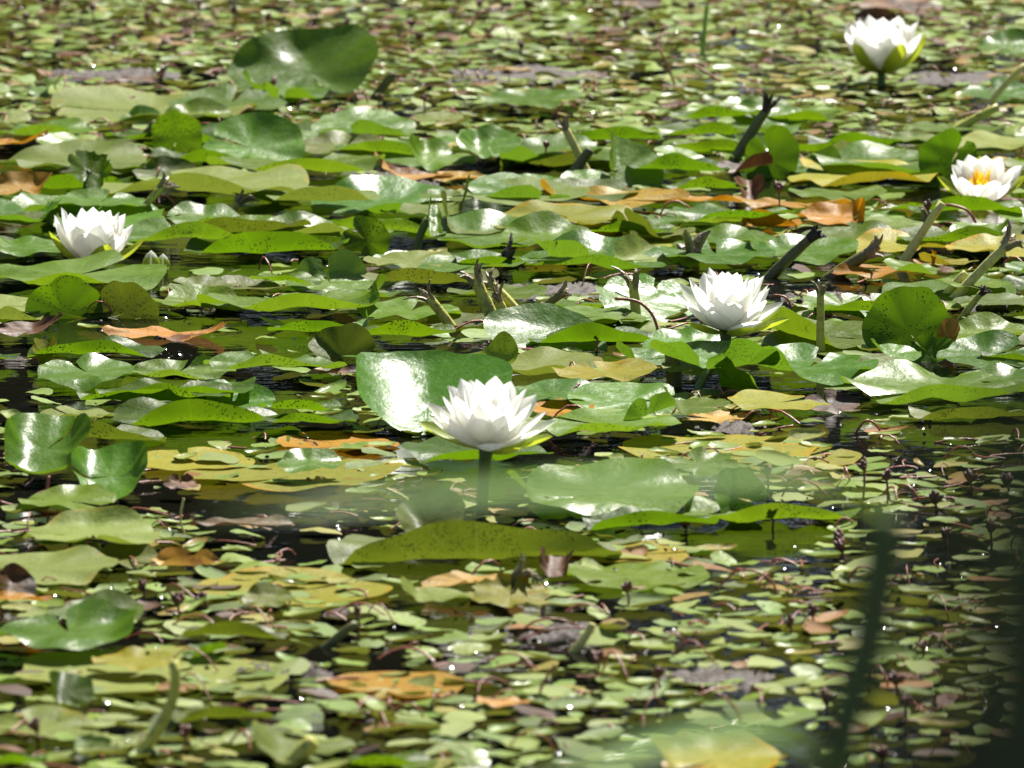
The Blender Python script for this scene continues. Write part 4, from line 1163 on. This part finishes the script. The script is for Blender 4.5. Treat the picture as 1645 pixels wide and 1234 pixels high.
# fine reddish litter of dead stems and fibres lying over the small leaves
LV, LF, base = [], [], 0
for i in range(2600):
    q = pts[random.randrange(len(pts))]
    c = Vector((q[0] + random.uniform(-0.02, 0.02), q[1] + random.uniform(-0.02, 0.02), random.uniform(0.002, 0.007)))
    az, l = random.uniform(0, 6.28), random.uniform(0.012, 0.05)
    d = Vector((math.cos(az), math.sin(az), 0)) * l / 2
    arch = Vector((random.uniform(-0.3, 0.3) * l, random.uniform(-0.3, 0.3) * l, random.choice([0, 0, 0.15, 0.4, 0.8]) * l))
    v, f = tube(curve(c - d, c + arch, c + d, 6), [random.uniform(0.0006, 0.0012)] * 6, 4, False)
    LV += v; LF += [tuple(base + t for t in ff) for ff in f]
    base += len(v)
tag(obj('plant_litter', mesh('plant_litter', LV, LF, M['red_stem'])), 'fine reddish brown litter of stems and fibres over the small leaves', 'plant litter', kind='stuff')

# added water facets, tilted to mirror the sun and make glints
BV, BF, base = [], [], 0
cap_v, cap_f = [], []
nr, ns = 3, 7
for i in range(nr):
    a = R(6.5) * i / (nr - 1)
    for k in range(ns):
        cap_v.append((math.sin(a) * math.cos(2 * math.pi * k / ns), math.sin(a) * math.sin(2 * math.pi * k / ns), math.cos(a) - 1))
for i in range(nr - 1):
    for k in range(ns):
        cap_f.append((i * ns + k, (i + 1) * ns + k, (i + 1) * ns + (k + 1) % ns, i * ns + (k + 1) % ns))
cap_v = np.array(cap_v)
for i in range(1400):
    q = pts[random.randrange(len(pts))]
    if random.random() < 0.3:
        q2 = W(random.uniform(0, 1645), random.uniform(0, 1234)); cx, cy = q2.x, q2.y
    else: cx, cy = q[0] + random.uniform(-0.02, 0.02), q[1] - 0.014
    for k in range(random.choice([1, 1, 2, 3, 5])):
        rho = random.uniform(0.007, 0.022)
        E = np.array(Euler((R(random.gauss(20, 12)), R(random.gauss(10, 12)), 0)).to_matrix())
        BV.append((cap_v * rho) @ E.T + np.array((cx + random.uniform(-0.011, 0.011), cy + random.uniform(-0.006, 0.006), random.uniform(0.001, 0.007))))
        BF += [tuple(base + t for t in f) for f in cap_f]
        base += len(cap_v)
tag(obj('glint_facets', mesh('glint_facets', np.concatenate(BV), BF, M['glint'])), 'added water facets tilted to glint in the sun between the leaves', 'water beads', kind='stuff')

# ------------------------------------------------------------------ reeds on the near bank, far out of focus
def blade(pts_, width, mat, parent, name='blade', tp=2.5, flat=Vector((0, -0.35, 0.94))):
    n = len(pts_)
    V, F = [], []
    for i, p in enumerate(pts_):
        t = i / (n - 1)
        w = width * (min(1, 0.35 + t * 3)) * (1 - t ** tp) + 0.0004
        tan = (Vector(pts_[min(i + 1, n - 1)]) - Vector(pts_[max(i - 1, 0)])).normalized()
        side = tan.cross(flat)
        if side.length < 0.05: side = Vector((1, 0, 0))
        side.normalize()
        nn = side.cross(tan)
        for s in (-1, -0.5, 0, 0.5, 1):
            V.append(Vector(p) + side * (w / 2 * s) + nn * (abs(s) * w * 0.16))
    for i in range(n - 1):
        for k in range(4):
            a = i * 5 + k
            F.append((a, a + 1, a + 6, a + 5))
    return obj(name, mesh(name, V, F, mat), parent)

def spline(ps, k=6):
    out = []
    for i in range(len(ps) - 1):
        p0, p1, p2, p3 = ps[max(i - 1, 0)], ps[i], ps[i + 1], ps[min(i + 2, len(ps) - 1)]
        for j in range(k):
            t = j / k
            out.append(0.5 * ((2 * p1) + (p2 - p0) * t + (2 * p0 - 5 * p1 + 4 * p2 - p3) * t * t + (3 * p1 - p0 - 3 * p2 + p3) * t ** 3))
    out.append(ps[-1])
    return out

YR = 3.2
root = Vector((P(1310, 1234, YR).x - 0.02, YR, 0.09))
o = empty('reed', root)
tag(o, 'slender reed on the near shore blurred in front of small leaves', 'reed')
top = P(1422, 830, YR)
low = P(1300, 1500, YR) - root
sp_ = spline([low * 0.0, low * 0.4, low * 0.7, low * 0.88, low, P(1345, 1215, YR) - root, P(1395, 1020, YR) - root, top - root])
v, f = tube(sp_, [0.0105 - 0.0045 * i / (len(sp_) - 1) for i in range(len(sp_))], 8)
obj('stem', mesh('stem', v, f, M['reed_stem']), o)
# long leaf drooping across in front of the lilies
Pl = [top, P(1300, 775, YR - 0.12), P(1050, 780, YR - 0.3), P(800, 792, YR - 0.42), P(560, 806, YR - 0.5), P(330, 822, YR - 0.52)]
blade(spline([p - root for p in Pl]), 0.0115, M['blade'], o, flat=Vector((0, -0.8, 0.6)))
Pl = [P(1340, 1235, YR), P(1240, 1185, YR - 0.1), P(1060, 1200, YR - 0.22), P(860, 1260, YR - 0.3)]
blade(spline([p - root for p in Pl]), 0.017, M['blade'], o, flat=Vector((0, -0.8, 0.6)))

YD = 0.85
root = Vector((P(1760, 700, YD).x, YD, 0.15))
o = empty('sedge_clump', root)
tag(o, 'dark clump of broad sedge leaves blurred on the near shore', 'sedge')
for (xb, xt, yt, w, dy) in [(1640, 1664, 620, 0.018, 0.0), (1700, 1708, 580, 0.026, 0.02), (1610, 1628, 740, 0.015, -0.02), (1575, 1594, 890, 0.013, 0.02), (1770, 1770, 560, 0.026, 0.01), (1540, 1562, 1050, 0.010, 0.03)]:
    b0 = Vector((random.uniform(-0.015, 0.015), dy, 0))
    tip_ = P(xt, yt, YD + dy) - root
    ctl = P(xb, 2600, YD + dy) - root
    blade(curve(b0, ctl, tip_, 70), w, M['blade_shaded'], o, tp=45, flat=Vector((0.1, -1, 0.1)))
